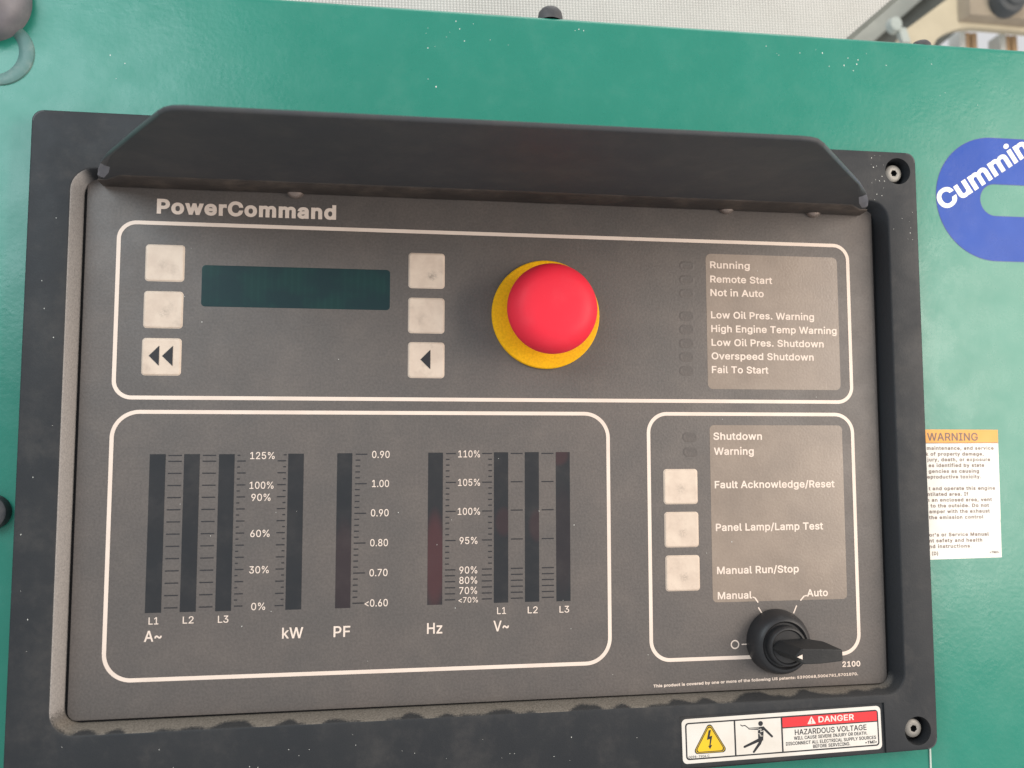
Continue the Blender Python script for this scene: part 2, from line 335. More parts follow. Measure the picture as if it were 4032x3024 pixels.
# ------------------------------------------------------------------ lettering (glyph outlines of a free sans face, stored below)
# (code point, advance, outlines): per point left handle, point, right handle in thousandths of an em
GLYPH_ROWS = [
(37,676,[[197,283,175,283,154,283,136,287,121,297,105,307,94,319,86,335,79,351,75,368,75,388,75,396,75,404,75,412,75,431,79,449,87,464,94,480,106,493,121,503,136,512,154,517,175,517,197,517,216,512,230,503,245,493,256,480,264,464,272,449,276,431,276,412,276,404,276,396,276,388,276,368,272,351,264,335,256,319,245,307,230,297,215,287],[158,327,175,327,193,327,205,333,212,346,220,358,223,372,223,388,223,396,223,404,223,412,223,428,220,442,213,454,205,466,193,473,175,473,158,473,146,466,138,454,131,442,127,428,127,412,127,404,127,396,127,388,127,372,131,358,138,346,145,333],[523,-10,501,-10,480,-10,461,-5,446,5,431,14,420,27,412,43,404,59,400,76,400,95,400,103,400,112,400,120,400,139,404,156,412,172,420,188,432,201,447,210,462,220,480,225,501,225,523,225,541,220,556,210,571,201,582,188,590,172,597,156,601,139,601,120,601,112,601,103,601,95,601,76,597,59,589,43,582,27,570,14,555,5,541,-5],[484,35,501,35,518,35,530,41,538,53,545,65,549,79,549,95,549,103,549,112,549,120,549,136,545,150,538,162,531,174,519,180,501,180,484,180,472,174,464,162,457,150,453,136,453,120,453,112,453,103,453,95,453,79,456,65,464,53,471,41],[152,0,132,0,249,170,366,339,482,509,501,509,521,509,540,509,424,339,307,170,191,0,171,0]]),
(39,206,[[95,318,78,318,75,381,73,445,70,509,92,509,114,509,136,509,133,445,131,381,128,318,112,318]]),
(40,273,[[89,156,89,207,89,244,93,283,101,324,108,364,119,404,132,441,145,479,160,511,177,539,196,539,216,539,236,539,219,504,204,467,191,428,178,389,168,351,161,313,155,276,151,240,151,207,151,176,154,146,160,115,166,83,176,51,188,16,201,-18,217,-56,236,-96,216,-96,196,-96,177,-96,148,-47,126,3,111,55,97,106]]),
(41,273,[[57,-96,37,-96,57,-55,73,-17,86,18,98,53,107,85,113,116,119,147,122,177,122,207,122,240,118,276,112,313,105,351,95,389,82,428,70,467,55,504,37,539,57,539,77,539,97,539,113,511,128,479,142,441,155,404,165,364,173,323,180,283,184,244,184,207,184,156,177,104,161,53,146,2,125,-48,97,-96,77,-96]]),
(44,188,[[53,-119,38,-119,48,-56,58,8,68,71,91,71,114,71,137,71,119,8,102,-56,84,-119,69,-119]]),
(45,453,[[263,244,337,244,337,226,337,207,337,188,263,188,188,188,114,188,114,207,114,226,114,244,188,244]]),
(46,188,[[108,-4,95,-4,83,-4,72,0,63,9,54,18,50,28,50,41,50,54,54,65,63,73,72,82,83,87,95,87,108,87,119,82,128,73,137,65,141,54,141,41,141,28,137,18,128,9,119,0]]),
(47,249,[[216,533,235,533,180,330,126,127,71,-76,52,-76,33,-76,14,-76,69,127,124,330,178,533,197,533]]),
(48,453,[[264,-7,227,-7,189,-7,157,3,130,24,103,45,83,74,69,113,55,152,48,199,48,254,48,309,55,356,69,395,83,434,104,464,130,484,157,505,189,516,227,516,264,516,296,505,323,484,350,464,370,434,384,395,398,356,405,309,405,254,405,199,398,152,384,113,370,74,350,45,323,24,297,3],[202,50,227,50,252,50,273,58,290,74,308,90,321,113,330,144,339,174,344,211,344,254,344,297,339,334,330,365,321,395,308,419,290,435,273,451,252,460,227,460,202,460,180,451,163,435,146,419,132,395,123,365,114,334,109,297,109,254,109,211,114,174,123,144,132,113,146,90,163,74,180,58]]),
(49,453,[[181,0,76,0,76,18,76,36,76,55,181,55,286,55,391,55,391,36,391,18,391,0,286,0],[250,509,276,509,276,339,276,170,276,0,255,0,234,0,212,0,212,149,212,299,212,448,211,448,210,448,209,448,168,418,127,388,86,358,86,381,86,404,86,427,123,454,161,481,198,509,224,509]]),
(50,453,[[172,0,64,0,64,16,64,32,64,47,121,108,177,168,234,229,254,249,270,267,282,282,295,298,304,313,311,327,317,341,320,356,320,371,320,390,316,405,308,419,299,432,288,442,273,449,259,456,242,460,224,460,204,460,187,456,172,447,158,439,147,428,139,413,131,399,127,382,127,362,107,362,86,362,66,362,66,392,72,419,86,442,100,465,119,483,143,496,167,509,194,516,225,516,255,516,282,509,306,497,329,484,348,467,361,445,374,424,381,399,381,372,381,354,378,335,371,318,364,300,353,280,336,259,319,237,296,211,267,180,229,140,191,100,153,60,153,59,153,58,153,57,231,57,310,57,389,57,389,38,389,19,389,0,281,0]]),
(51,453,[[252,-7,218,-7,187,-7,158,-1,133,10,107,21,86,37,70,57,54,78,46,103,44,132,66,132,87,132,109,132,111,114,117,99,126,87,136,75,149,65,165,59,181,53,199,50,219,50,239,50,258,53,275,61,292,68,305,79,315,93,324,107,329,124,329,145,329,163,325,181,316,196,307,212,293,224,275,234,256,243,231,248,201,248,186,248,172,248,157,248,157,265,157,282,157,299,200,349,244,399,288,448,288,450,288,451,288,452,215,452,142,452,70,452,70,471,70,490,70,509,171,509,272,509,372,509,372,493,372,477,372,461,319,400,265,339,211,278,211,282,211,285,211,289,249,293,281,288,308,276,335,263,356,246,371,222,386,199,393,173,393,145,393,115,385,89,370,66,355,43,335,25,309,12,282,0]]),
(52,453,[[164,105,40,105,40,123,40,141,40,158,109,275,178,392,247,509,268,509,289,509,311,509,243,394,176,280,109,166,109,165,109,164,109,163,210,163,312,163,413,163,413,144,413,125,413,105,289,105],[302,0,282,0,282,40,282,81,282,121,282,130,282,138,282,146,282,203,282,260,282,318,302,318,322,318,343,318,343,212,343,106,343,0,322,0]]),
(53,453,[[254,-7,221,-7,191,-7,164,-1,140,11,116,23,97,39,83,60,69,81,61,104,60,130,81,130,101,130,122,130,124,115,129,101,138,89,147,77,159,67,173,60,188,53,204,50,221,50,242,50,260,55,276,64,292,74,305,87,314,104,323,121,328,141,328,162,328,184,323,204,314,221,304,238,291,252,275,262,258,272,239,277,218,277,201,277,184,274,167,268,151,263,138,255,128,246,108,248,88,250,67,253,77,338,86,423,96,509,186,509,276,509,366,509,366,490,366,471,366,452,294,452,222,452,151,452,145,402,139,352,134,301,135,301,135,301,136,301,147,311,161,319,178,325,194,331,211,334,229,334,253,334,274,329,294,321,313,313,331,301,345,285,359,270,371,252,379,231,387,210,391,188,391,163,391,130,384,101,369,76,354,50,334,30,309,15,283,1]]),
(54,453,[[258,-7,226,-7,195,-7,167,0,142,15,118,29,98,49,84,74,71,100,64,129,64,162,64,186,69,212,80,239,91,266,110,300,137,340,176,396,214,453,252,509,276,509,299,509,322,509,265,426,208,344,151,261,149,261,147,261,145,261,150,271,157,280,165,288,174,296,184,302,196,307,207,312,221,314,235,314,266,314,293,308,316,295,339,282,357,263,370,240,382,216,389,189,389,157,389,125,382,97,368,73,354,48,334,28,310,14,286,0],[207,48,226,48,246,48,264,53,279,63,294,72,306,85,314,101,323,118,327,136,327,157,327,178,323,197,314,213,306,230,294,242,279,251,264,261,246,265,226,265,207,265,189,261,174,252,159,243,147,230,138,214,129,198,125,179,125,158,125,137,129,118,138,102,147,85,159,72,174,63,189,53]]),
(55,453,[[120,0,97,0,172,149,248,299,323,448,323,450,323,451,323,452,236,452,149,452,62,452,62,471,62,490,62,509,172,509,281,509,391,509,391,489,391,469,391,449,315,299,240,150,165,0,142,0]]),
(56,453,[[260,-7,226,-7,192,-7,162,-1,136,11,109,24,89,40,74,62,59,83,52,108,52,135,52,157,56,177,65,195,74,213,86,229,101,241,116,253,133,261,153,265,153,265,153,266,153,267,128,273,108,287,93,308,78,329,70,353,70,380,70,406,77,429,90,450,104,470,122,486,146,498,169,510,196,516,226,516,256,516,283,510,306,498,329,486,348,470,361,450,375,429,382,406,382,380,382,353,374,329,359,308,344,287,325,273,300,267,300,266,300,265,300,265,319,261,336,253,351,241,366,229,378,213,387,195,396,177,401,157,401,135,401,108,393,83,378,62,364,40,343,24,317,11,291,-1],[204,49,226,49,249,49,268,53,285,60,301,68,314,78,323,91,332,105,337,121,337,139,337,158,332,174,322,189,313,203,300,214,283,223,266,231,247,235,226,235,205,235,186,231,169,223,152,214,139,203,130,189,120,174,115,158,115,139,115,121,120,105,129,91,138,78,151,68,167,60,184,53],[208,290,226,290,244,290,260,293,274,300,288,307,299,318,307,330,315,343,319,358,319,376,319,393,315,407,308,420,300,433,289,443,275,449,261,456,245,460,226,460,208,460,191,456,177,449,163,443,152,433,145,420,137,407,133,393,133,376,133,358,137,343,145,330,152,318,163,307,178,300,192,293]]),
(57,453,[[195,516,226,516,258,516,286,508,310,494,335,480,354,460,368,434,382,409,389,380,389,347,389,323,383,297,373,270,362,243,343,209,315,168,277,112,239,56,200,0,177,0,154,0,130,0,187,83,244,165,301,248,303,248,305,248,307,248,303,238,296,229,287,221,279,213,269,207,257,202,245,197,232,195,218,195,187,195,160,201,137,214,114,227,96,245,83,269,70,292,64,320,64,352,64,384,71,412,85,436,99,461,118,480,143,494,167,508],[246,460,226,460,207,460,189,456,174,446,159,437,147,424,138,407,130,391,125,372,125,352,125,330,130,312,138,295,147,279,159,266,174,257,189,248,207,243,226,243,246,243,263,248,279,257,294,266,306,279,314,295,323,311,327,330,327,350,327,372,323,391,314,407,306,424,294,437,279,446,264,456]]),
(58,188,[[108,-4,95,-4,83,-4,72,0,63,9,54,18,50,28,50,41,50,54,54,65,63,73,72,82,83,87,95,87,108,87,119,82,128,73,137,65,141,54,141,41,141,28,137,18,128,9,119,0],[108,271,95,271,83,271,72,275,63,284,54,293,50,304,50,316,50,329,54,340,63,349,72,357,83,362,95,362,108,362,119,357,128,349,137,340,141,329,141,316,141,304,137,293,128,284,119,275]]),
(60,453,[[173,123,65,178,65,192,65,206,65,220,173,274,280,329,388,383,388,361,388,338,388,316,306,277,224,239,142,200,143,201,143,202,144,204,144,201,144,197,144,194,143,195,143,197,142,198,224,159,306,120,388,81,388,59,388,37,388,15,280,69]]),
(65,480,[[39,0,16,0,78,170,140,339,201,509,226,509,251,509,276,509,338,339,401,170,463,0,440,0,418,0,395,0,359,101,323,202,287,302,281,321,273,344,264,372,255,400,245,435,232,478,236,478,241,478,245,478,233,435,222,399,213,371,204,343,196,320,191,302,155,202,120,101,85,0,62,0],[197,142,110,142,110,161,110,180,110,199,197,199,283,199,370,199,370,180,370,161,370,142,283,142]]),
(66,456,[[122,0,60,0,60,170,60,339,60,509,120,509,181,509,241,509,276,509,306,503,329,491,352,479,369,462,381,442,392,422,398,399,398,374,398,352,394,334,387,320,379,306,369,294,356,286,344,277,330,271,315,267,315,265,315,264,315,262,331,261,347,255,363,245,379,235,392,221,402,203,413,185,418,163,418,136,418,111,412,87,400,67,388,46,370,30,344,18,319,6,287,0,247,0,184,0],[125,115,125,57,165,57,205,57,245,57,284,57,313,65,330,80,347,95,355,114,355,137,355,154,351,170,342,184,334,198,321,209,306,218,290,227,271,231,248,231,207,231,166,231,125,231,125,173],[125,341,125,285,162,285,200,285,238,285,257,285,273,289,288,296,303,303,315,313,323,326,332,339,336,355,336,372,336,395,328,414,313,429,297,444,273,452,240,452,202,452,163,452,125,452,125,396]]),
(67,510,[[293,-7,267,-7,223,-7,184,4,150,25,116,46,89,76,70,115,50,154,40,201,40,254,40,308,50,354,70,393,89,432,116,462,150,484,184,505,223,516,267,516,293,516,317,512,340,504,363,497,384,486,402,471,420,457,436,439,448,418,460,398,468,374,473,348,451,348,430,348,408,348,404,366,398,381,389,395,381,408,370,419,357,428,345,438,331,444,315,449,300,454,284,456,267,456,236,456,208,448,184,432,159,417,139,394,125,364,111,334,103,297,103,254,103,211,111,175,125,145,140,115,159,92,184,76,209,61,236,53,267,53,284,53,300,55,315,60,331,65,345,71,357,81,370,90,381,101,389,114,398,128,404,143,408,160,430,160,451,160,473,160,469,135,460,111,448,91,436,70,421,52,402,38,384,23,363,12,341,5,318,-3]]),
(68,502,[[271,0,219,0,178,0,137,0,96,0,96,19,96,38,96,57,136,57,175,57,215,57,256,57,291,65,318,81,345,97,366,119,379,149,392,179,399,214,399,255,399,296,392,331,379,361,366,390,346,412,320,428,293,444,260,452,221,452,178,452,136,452,93,452,93,471,93,490,93,509,137,509,181,509,225,509,275,509,317,499,353,478,388,458,415,429,433,391,452,353,462,308,462,255,462,202,452,157,433,119,414,81,387,51,351,31,314,10],[103,509,125,509,125,339,125,170,125,0,103,0,82,0,60,0,60,170,60,339,60,509,82,509]]),
(69,419,[[165,0,60,0,60,170,60,339,60,509,164,509,268,509,372,509,372,490,372,471,372,452,290,452,207,452,125,452,125,396,125,341,125,286,202,286,278,286,355,286,355,267,355,248,355,229,278,229,202,229,125,229,125,172,125,114,125,57,208,57,292,57,375,57,375,38,375,19,375,0,270,0]]),
(70,410,[[82,0,60,0,60,170,60,339,60,509,163,509,266,509,369,509,369,490,369,471,369,452,288,452,206,452,125,452,125,394,125,336,125,278,198,278,272,278,346,278,346,259,346,240,346,221,272,221,198,221,125,221,125,147,125,74,125,0,103,0]]),
(71,520,[[309,-7,269,-7,223,-7,184,4,149,25,115,46,88,77,69,116,50,155,40,201,40,254,40,308,50,354,69,393,88,432,115,462,149,484,183,505,221,516,265,516,292,516,317,512,340,504,364,496,385,484,403,469,422,454,437,437,449,416,461,396,470,373,474,349,452,349,430,349,408,349,403,365,396,380,387,393,379,406,368,417,356,427,344,436,330,444,315,448,300,453,283,456,265,456,235,456,208,448,183,432,159,417,139,394,125,364,111,334,103,297,103,254,103,211,111,175,125,145,140,115,159,92,184,76,209,61,237,53,269,53,297,53,323,59,345,71,367,83,384,101,396,123,409,146,415,172,415,202,421,201,428,200,434,199,384,199,333,199,283,199,283,218,283,237,283,256,348,256,413,256,478,256,478,237,478,219,478,200,478,158,469,122,451,91,433,60,408,36,377,19,345,2]]),
(72,517,[[82,0,60,0,60,170,60,339,60,509,82,509,103,509,125,509,125,435,125,362,125,289,214,289,303,289,392,289,392,362,392,435,392,509,414,509,435,509,457,509,457,339,457,170,457,0,435,0,414,0,392,0,392,77,392,155,392,232,303,232,214,232,125,232,125,155,125,77,125,0,103,0]]),
(73,300,[[111,0,31,0,31,19,31,38,31,57,60,57,89,57,118,57,118,189,118,320,118,452,89,452,60,452,31,452,31,471,31,490,31,509,111,509,190,509,269,509,269,490,269,471,269,452,240,452,212,452,183,452,183,320,183,189,183,57,212,57,240,57,269,57,269,38,269,19,269,0,190,0]]),
(74,396,[[230,-7,185,-7,140,-7,104,6,75,33,47,59,33,97,33,145,33,155,33,164,33,173,55,173,76,173,98,173,98,164,98,155,98,145,98,114,106,91,122,74,137,58,159,50,185,50,211,50,232,58,248,74,264,91,272,114,272,145,272,267,272,388,272,509,293,509,315,509,336,509,336,388,336,267,336,145,336,97,322,59,294,33,266,6]]),
(76,393,[[160,0,60,0,60,170,60,339,60,509,82,509,103,509,125,509,125,358,125,208,125,57,203,57,282,57,361,57,361,38,361,19,361,0,261,0]]),
(77,628,[[81,0,60,0,60,170,60,339,60,509,91,509,121,509,152,509,193,402,235,294,277,187,280,180,284,170,287,159,291,148,295,136,299,123,303,110,307,97,311,84,315,71,319,59,322,49,317,49,312,49,307,49,310,59,314,70,318,83,322,95,326,108,330,121,334,134,338,147,342,158,346,170,349,179,352,187,394,294,435,402,476,509,507,509,537,509,568,509,568,339,568,170,568,0,547,0,525,0,504,0,504,97,504,194,504,291,504,302,504,314,504,327,505,340,505,354,505,369,505,383,506,398,506,413,506,428,507,443,507,457,509,457,511,457,513,457,508,441,503,426,498,409,492,393,487,378,482,363,477,348,472,334,467,322,463,309,459,299,456,291,418,194,380,97,342,0,323,0,305,0,286,0,248,97,209,194,170,291,167,299,163,309,159,321,155,333,150,346,145,361,140,376,135,391,129,408,124,424,118,441,112,457,114,457,117,457,119,457,119,444,120,431,120,416,120,401,121,387,121,372,121,357,121,342,122,328,122,315,122,302,122,291,122,194,122,97,122,0,101,0]]),
(78,523,[[82,0,60,0,60,170,60,339,60,509,85,509,111,509,136,509,205,400,274,291,343,183,349,174,355,164,363,151,370,138,379,123,388,107,396,90,405,73,414,55,411,55,408,54,405,54,403,72,401,90,401,108,400,126,399,142,399,157,399,172,399,185,399,195,399,300,399,404,399,509,420,509,442,509,463,509,463,339,463,170,463,0,438,0,412,0,387,0,325,97,264,193,202,290,194,303,186,316,177,331,169,345,159,362,148,381,137,400,123,424,108,452,111,453,115,453,119,454,120,428,121,405,122,384,123,362,124,344,124,328,125,312,125,300,125,291,125,194,125,97,125,0,103,0]]),
(79,533,[[311,-7,267,-7,223,-7,184,4,150,25,116,46,90,76,70,115,50,154,40,201,40,254,40,308,50,354,70,393,90,432,116,462,150,484,184,505,223,516,267,516,311,516,350,505,384,484,418,462,444,432,464,393,483,354,493,308,493,254,493,201,483,154,464,115,444,76,418,46,384,25,350,4],[236,53,267,53,297,53,325,61,349,76,374,91,394,114,408,144,423,174,430,211,430,254,430,298,423,335,408,365,394,395,374,417,349,433,325,448,297,456,267,456,236,456,209,448,184,433,159,417,140,394,125,364,111,334,103,297,103,254,103,211,111,174,125,144,140,114,159,92,184,76,209,61]]),
(80,445,[[82,0,60,0,60,170,60,339,60,509,118,509,177,509,235,509,274,509,307,502,332,487,358,473,377,454,390,430,402,405,409,378,409,348,409,317,402,290,390,265,377,241,358,222,332,207,307,193,274,186,235,186,193,186,151,186,109,186,109,205,109,224,109,242,150,242,191,242,233,242,259,242,281,247,297,256,313,265,325,278,333,294,341,310,344,328,344,348,344,368,341,386,333,402,325,417,313,430,297,439,280,448,259,452,232,452,196,452,160,452,125,452,125,301,125,151,125,0,103,0]]),
(82,449,[[82,0,60,0,60,170,60,339,60,509,119,509,177,509,236,509,275,509,307,502,333,489,359,475,378,457,390,433,403,410,409,382,409,352,409,321,403,295,390,271,378,248,359,230,333,217,307,204,275,198,236,198,189,198,143,198,96,198,96,217,96,236,96,255,142,255,188,255,234,255,260,255,281,259,298,267,314,275,326,286,334,300,341,315,345,332,345,352,345,372,341,390,334,405,326,420,314,431,298,440,281,448,259,452,233,452,197,452,161,452,125,452,125,301,125,151,125,0,103,0],[378,0,353,0,312,76,271,153,230,229,254,229,279,229,303,229,344,153,386,76,428,0,403,0]]),
(83,447,[[263,-9,224,-9,187,-9,155,-3,128,9,100,21,79,38,64,60,49,82,40,107,38,137,60,137,82,137,104,137,106,117,112,101,123,88,134,75,149,65,166,59,184,52,203,49,224,49,247,49,268,53,286,60,304,68,319,78,329,92,340,105,346,121,346,139,346,155,341,169,332,179,323,189,311,198,296,205,281,211,264,217,245,222,224,228,204,234,184,239,142,251,109,268,86,289,63,311,52,339,52,372,52,401,60,426,75,448,90,469,111,486,138,498,164,510,194,516,227,516,261,516,290,510,316,498,342,486,362,469,377,449,392,428,400,404,401,378,380,378,358,378,337,378,335,403,323,423,302,437,281,451,256,459,225,459,203,459,184,455,167,448,151,441,138,431,129,418,120,406,115,391,115,376,115,358,120,344,131,334,142,323,154,314,169,308,184,302,199,297,212,293,230,289,247,284,264,279,279,275,295,270,312,264,328,257,344,248,359,238,373,227,385,214,395,198,404,181,408,162,408,139,408,111,401,86,386,64,372,41,351,24,323,11,296,-2]]),
(84,449,[[85,452,32,452,32,471,32,490,32,509,160,509,288,509,417,509,417,490,417,471,417,452,363,452,310,452,257,452,257,301,257,151,257,0,235,0,214,0,193,0,193,151,193,301,193,452,139,452]]),
(85,517,[[299,-8,259,-8,219,-8,184,0,154,15,124,31,101,53,85,80,68,107,60,138,60,173,60,285,60,397,60,509,81,509,103,509,124,509,124,399,124,288,124,178,124,154,130,132,141,113,152,94,167,79,187,68,207,57,231,52,259,52,287,52,311,57,331,68,351,79,366,94,377,113,387,132,393,154,393,178,393,288,393,399,393,509,414,509,436,509,457,509,457,397,457,285,457,173,457,138,449,107,433,80,416,53,393,31,363,15,334,0]]),
(86,480,[[229,0,204,0,141,170,79,339,16,509,39,509,62,509,84,509,120,408,156,307,192,206,198,189,206,166,215,137,224,109,235,73,248,31,243,31,239,31,235,31,247,74,258,110,267,138,276,166,284,189,290,206,325,307,360,408,395,509,417,509,440,509,463,509,401,339,340,170,278,0,253,0]]),
(87,686,[[180,0,155,0,109,170,63,339,16,509,38,509,60,509,82,509,109,404,136,300,163,196,168,179,172,163,175,145,179,128,183,111,187,94,190,76,194,58,197,40,194,40,192,40,189,40,193,58,196,76,200,94,203,111,207,128,211,145,215,163,220,179,224,196,251,300,279,404,306,509,331,509,355,509,380,509,407,404,434,300,462,196,466,179,470,163,474,145,478,128,482,111,486,94,490,76,494,58,497,40,494,40,491,40,488,40,492,58,495,76,499,94,502,111,506,128,510,145,515,163,519,179,523,196,550,300,576,404,603,509,625,509,647,509,670,509,623,339,577,170,530,0,505,0,480,0,455,0,426,108,397,215,368,323,362,344,357,367,351,391,346,416,341,444,336,475,341,475,345,475,350,475,345,445,340,419,335,395,330,371,324,347,318,323,289,215,260,108,230,0,205,0]]),
(89,472,[[225,0,203,0,203,69,203,139,203,208,141,308,79,409,16,509,41,509,66,509,91,509,125,454,159,399,192,344,203,326,213,309,222,292,231,275,240,255,250,230,241,230,232,230,224,230,233,255,242,276,251,293,260,310,270,327,280,344,314,399,347,454,381,509,406,509,430,509,455,509,393,409,330,308,268,208,268,139,268,69,268,0,247,0]]),
(90,438,[[161,0,42,0,42,15,42,31,42,46,119,159,196,272,273,385,284,400,295,415,306,431,318,446,329,461,341,476,343,469,346,461,348,454,327,453,306,453,285,452,264,452,244,452,223,452,162,452,101,452,40,452,40,471,40,490,40,509,159,509,278,509,397,509,397,493,397,477,397,462,321,351,245,240,169,129,158,113,146,97,134,81,122,65,110,49,97,33,95,40,93,47,90,54,111,55,132,56,152,57,173,57,193,57,214,57,276,57,338,57,399,57,399,38,399,19,399,0,280,0]]),
(97,389,[[182,-9,160,-9,136,-9,114,-4,94,5,75,14,59,27,48,45,36,62,30,83,30,108,30,130,35,147,43,161,52,175,63,185,78,193,92,201,108,207,125,211,143,215,160,218,178,220,201,223,219,225,234,227,248,228,258,231,265,235,272,239,276,245,276,255,276,255,276,256,276,257,276,272,273,286,267,297,261,308,252,316,240,322,228,328,213,331,196,331,178,331,162,328,149,322,136,317,126,309,118,301,110,292,104,283,100,274,80,280,61,285,41,291,50,314,62,332,79,346,95,360,113,369,133,375,153,381,173,384,194,384,208,384,223,383,239,379,255,376,271,370,286,360,301,351,313,338,322,320,332,303,337,280,337,251,337,168,337,84,337,0,317,0,297,0,277,0,277,17,277,35,277,52,275,52,274,52,272,52,268,43,261,34,252,25,243,15,230,7,215,1,200,-5],[155,45,170,45,193,45,212,50,228,59,243,68,255,79,263,93,271,107,276,122,276,138,276,155,276,173,276,190,273,187,268,184,259,182,251,180,242,178,231,176,221,174,210,172,200,171,190,170,182,169,175,168,161,166,147,163,134,159,121,154,111,148,103,139,96,131,92,119,92,105,92,92,95,81,102,72,109,63,118,57,130,52,142,48]]),
(98,424,[[261,-8,229,-8,206,-8,187,-4,172,4,158,12,146,21,138,31,129,42,123,51,118,59,116,59,114,59,112,59,112,39,112,20,112,0,92,0,72,0,53,0,53,170,53,339,53,509,73,509,93,509,114,509,114,446,114,382,114,319,115,319,117,319,118,319,123,327,129,336,137,346,145,356,157,365,171,373,186,381,205,384,229,384,261,384,289,376,313,361,337,345,356,322,370,293,383,263,390,229,390,189,390,149,383,114,370,84,356,55,337,32,313,16,289,0],[197,47,220,47,244,47,263,53,279,66,295,78,308,95,316,117,324,138,328,162,328,189,328,216,324,240,316,261,308,282,296,299,280,311,264,324,244,330,220,330,197,330,177,324,161,312,145,300,133,284,125,263,117,242,113,217,113,189,113,161,117,136,125,115,133,94,146,77,162,65,178,53]]),
(99,396,[[226,-8,207,-8,173,-8,143,0,117,16,91,33,71,56,56,85,41,114,34,149,34,187,34,227,41,262,56,291,71,321,91,343,117,360,143,376,173,384,207,384,226,384,243,382,260,377,276,372,292,365,305,356,319,347,330,335,340,322,350,309,357,294,362,277,342,272,322,267,303,262,300,272,296,281,290,289,285,297,278,305,270,311,262,317,253,322,242,325,232,328,220,330,207,330,182,330,161,323,145,310,129,297,116,280,108,258,100,237,96,213,96,187,96,162,100,139,108,117,116,96,129,79,145,66,161,53,182,46,207,46,220,46,232,48,243,52,253,55,263,60,271,66,279,72,286,80,292,89,297,97,301,107,304,117,324,112,343,107,363,102,358,85,351,70,341,56,332,43,320,31,306,21,293,12,277,4,261,-1,244,-6]]),
(100,424,[[219,-8,195,-8,164,-8,136,0,111,16,87,32,68,55,55,84,41,114,34,149,34,189,34,229,41,263,55,293,69,322,88,345,112,361,136,376,164,384,196,384,219,384,238,381,253,373,268,365,279,356,287,346,296,336,302,327,306,319,308,319,309,319,311,319,311,382,311,446,311,509,331,509,351,509,372,509,372,339,372,170,372,0,352,0,332,0,313,0,313,20,313,39,313,59,311,59,309,59,307,59,302,51,295,42,287,31,278,21,267,12,252,4,238,-4],[181,47,205,47,227,47,247,53,263,65,279,77,291,94,299,115,308,136,312,161,312,189,312,217,308,242,300,263,292,284,279,300,263,312,247,324,228,330,205,330,181,330,161,324,145,311,129,299,116,282,108,261,100,240,96,216,96,189,96,162,100,138,109,117,117,95,129,78,145,66,161,53]]),
(101,404,[[238,-8,212,-8,175,-8,143,0,117,16,90,33,70,56,56,85,41,114,34,148,34,187,34,226,41,260,55,290,69,319,89,343,115,359,141,376,171,384,205,384,226,384,246,381,266,374,285,367,303,356,319,341,335,326,348,306,357,282,366,258,371,228,371,194,371,186,371,178,371,169,272,169,174,169,75,169,75,187,75,204,75,221,163,221,250,221,338,221,329,215,319,208,310,202,310,227,306,249,298,269,290,288,278,303,263,314,247,325,228,330,205,330,182,330,163,325,146,313,130,302,118,288,109,270,100,251,96,232,96,211,96,200,96,189,96,178,96,150,101,126,110,106,120,87,134,72,151,61,168,51,189,46,212,46,228,46,241,48,254,53,266,57,277,64,285,73,294,82,301,93,306,105,325,101,345,96,365,91,359,71,349,54,335,39,321,24,303,13,283,4,262,-4]]),
(102,254,[[154,379,228,379,228,362,228,344,228,327,154,327,80,327,6,327,6,344,6,362,6,379,80,379],[101,0,81,0,81,144,81,288,81,432,81,453,86,471,96,486,106,500,119,511,135,519,152,526,169,530,187,530,201,530,213,529,222,527,232,525,238,523,243,521,238,503,233,486,227,468,224,470,220,471,215,472,210,473,203,474,195,474,176,474,163,469,154,460,146,451,142,437,142,419,142,279,142,140,142,0,121,0]]),
(103,425,[[238,-151,207,-151,179,-151,155,-147,134,-140,113,-132,96,-123,82,-110,69,-98,58,-84,51,-69,67,-60,84,-50,101,-41,107,-49,113,-57,122,-66,130,-75,141,-82,154,-88,168,-94,186,-97,207,-97,238,-97,263,-90,282,-75,302,-60,311,-37,311,-6,311,19,311,44,311,68,310,68,308,68,306,68,301,60,295,51,287,41,278,32,267,23,252,16,238,8,219,5,195,5,164,5,137,12,113,27,88,41,69,62,55,90,41,118,34,152,34,191,34,230,41,264,55,293,69,322,88,345,112,361,137,376,165,384,196,384,220,384,239,381,253,373,268,365,280,356,288,346,297,336,303,327,308,319,309,319,311,319,313,319,313,339,313,359,313,379,333,379,353,379,372,379,372,250,372,121,372,-9,372,-42,365,-69,350,-90,335,-111,316,-126,291,-136,266,-146],[181,59,205,59,228,59,248,64,264,75,280,86,292,101,300,121,308,141,312,165,312,193,312,220,308,243,300,264,292,284,280,301,264,312,248,324,228,330,205,330,181,330,161,324,145,312,129,299,117,283,109,262,100,242,96,219,96,193,96,166,100,143,109,123,117,103,129,87,145,76,162,65]]),
(104,410,[[114,249,114,227,114,151,114,76,114,0,93,0,73,0,53,0,53,170,53,339,53,509,73,509,93,509,114,509,114,435,114,361,114,287,110,287,106,287,102,287,114,322,131,347,152,362,174,377,199,384,227,384,253,384,276,379,295,369,315,358,330,342,341,321,352,299,357,273,357,240,357,160,357,80,357,0,337,0,316,0,296,0,296,78,296,157,296,235,296,265,288,288,273,304,258,321,237,329,210,329,192,329,175,325,161,317,146,309,135,298,126,283,118,267]]),
(105,167,[[73,0,53,0,53,126,53,253,53,379,73,379,93,379,114,379,114,253,114,126,114,0,93,0],[95,443,84,443,72,443,62,447,54,455,45,462,41,472,41,483,41,494,45,504,54,512,62,520,72,524,84,524,95,524,106,520,114,512,122,504,126,494,126,483,126,472,122,462,114,455,106,447]]),
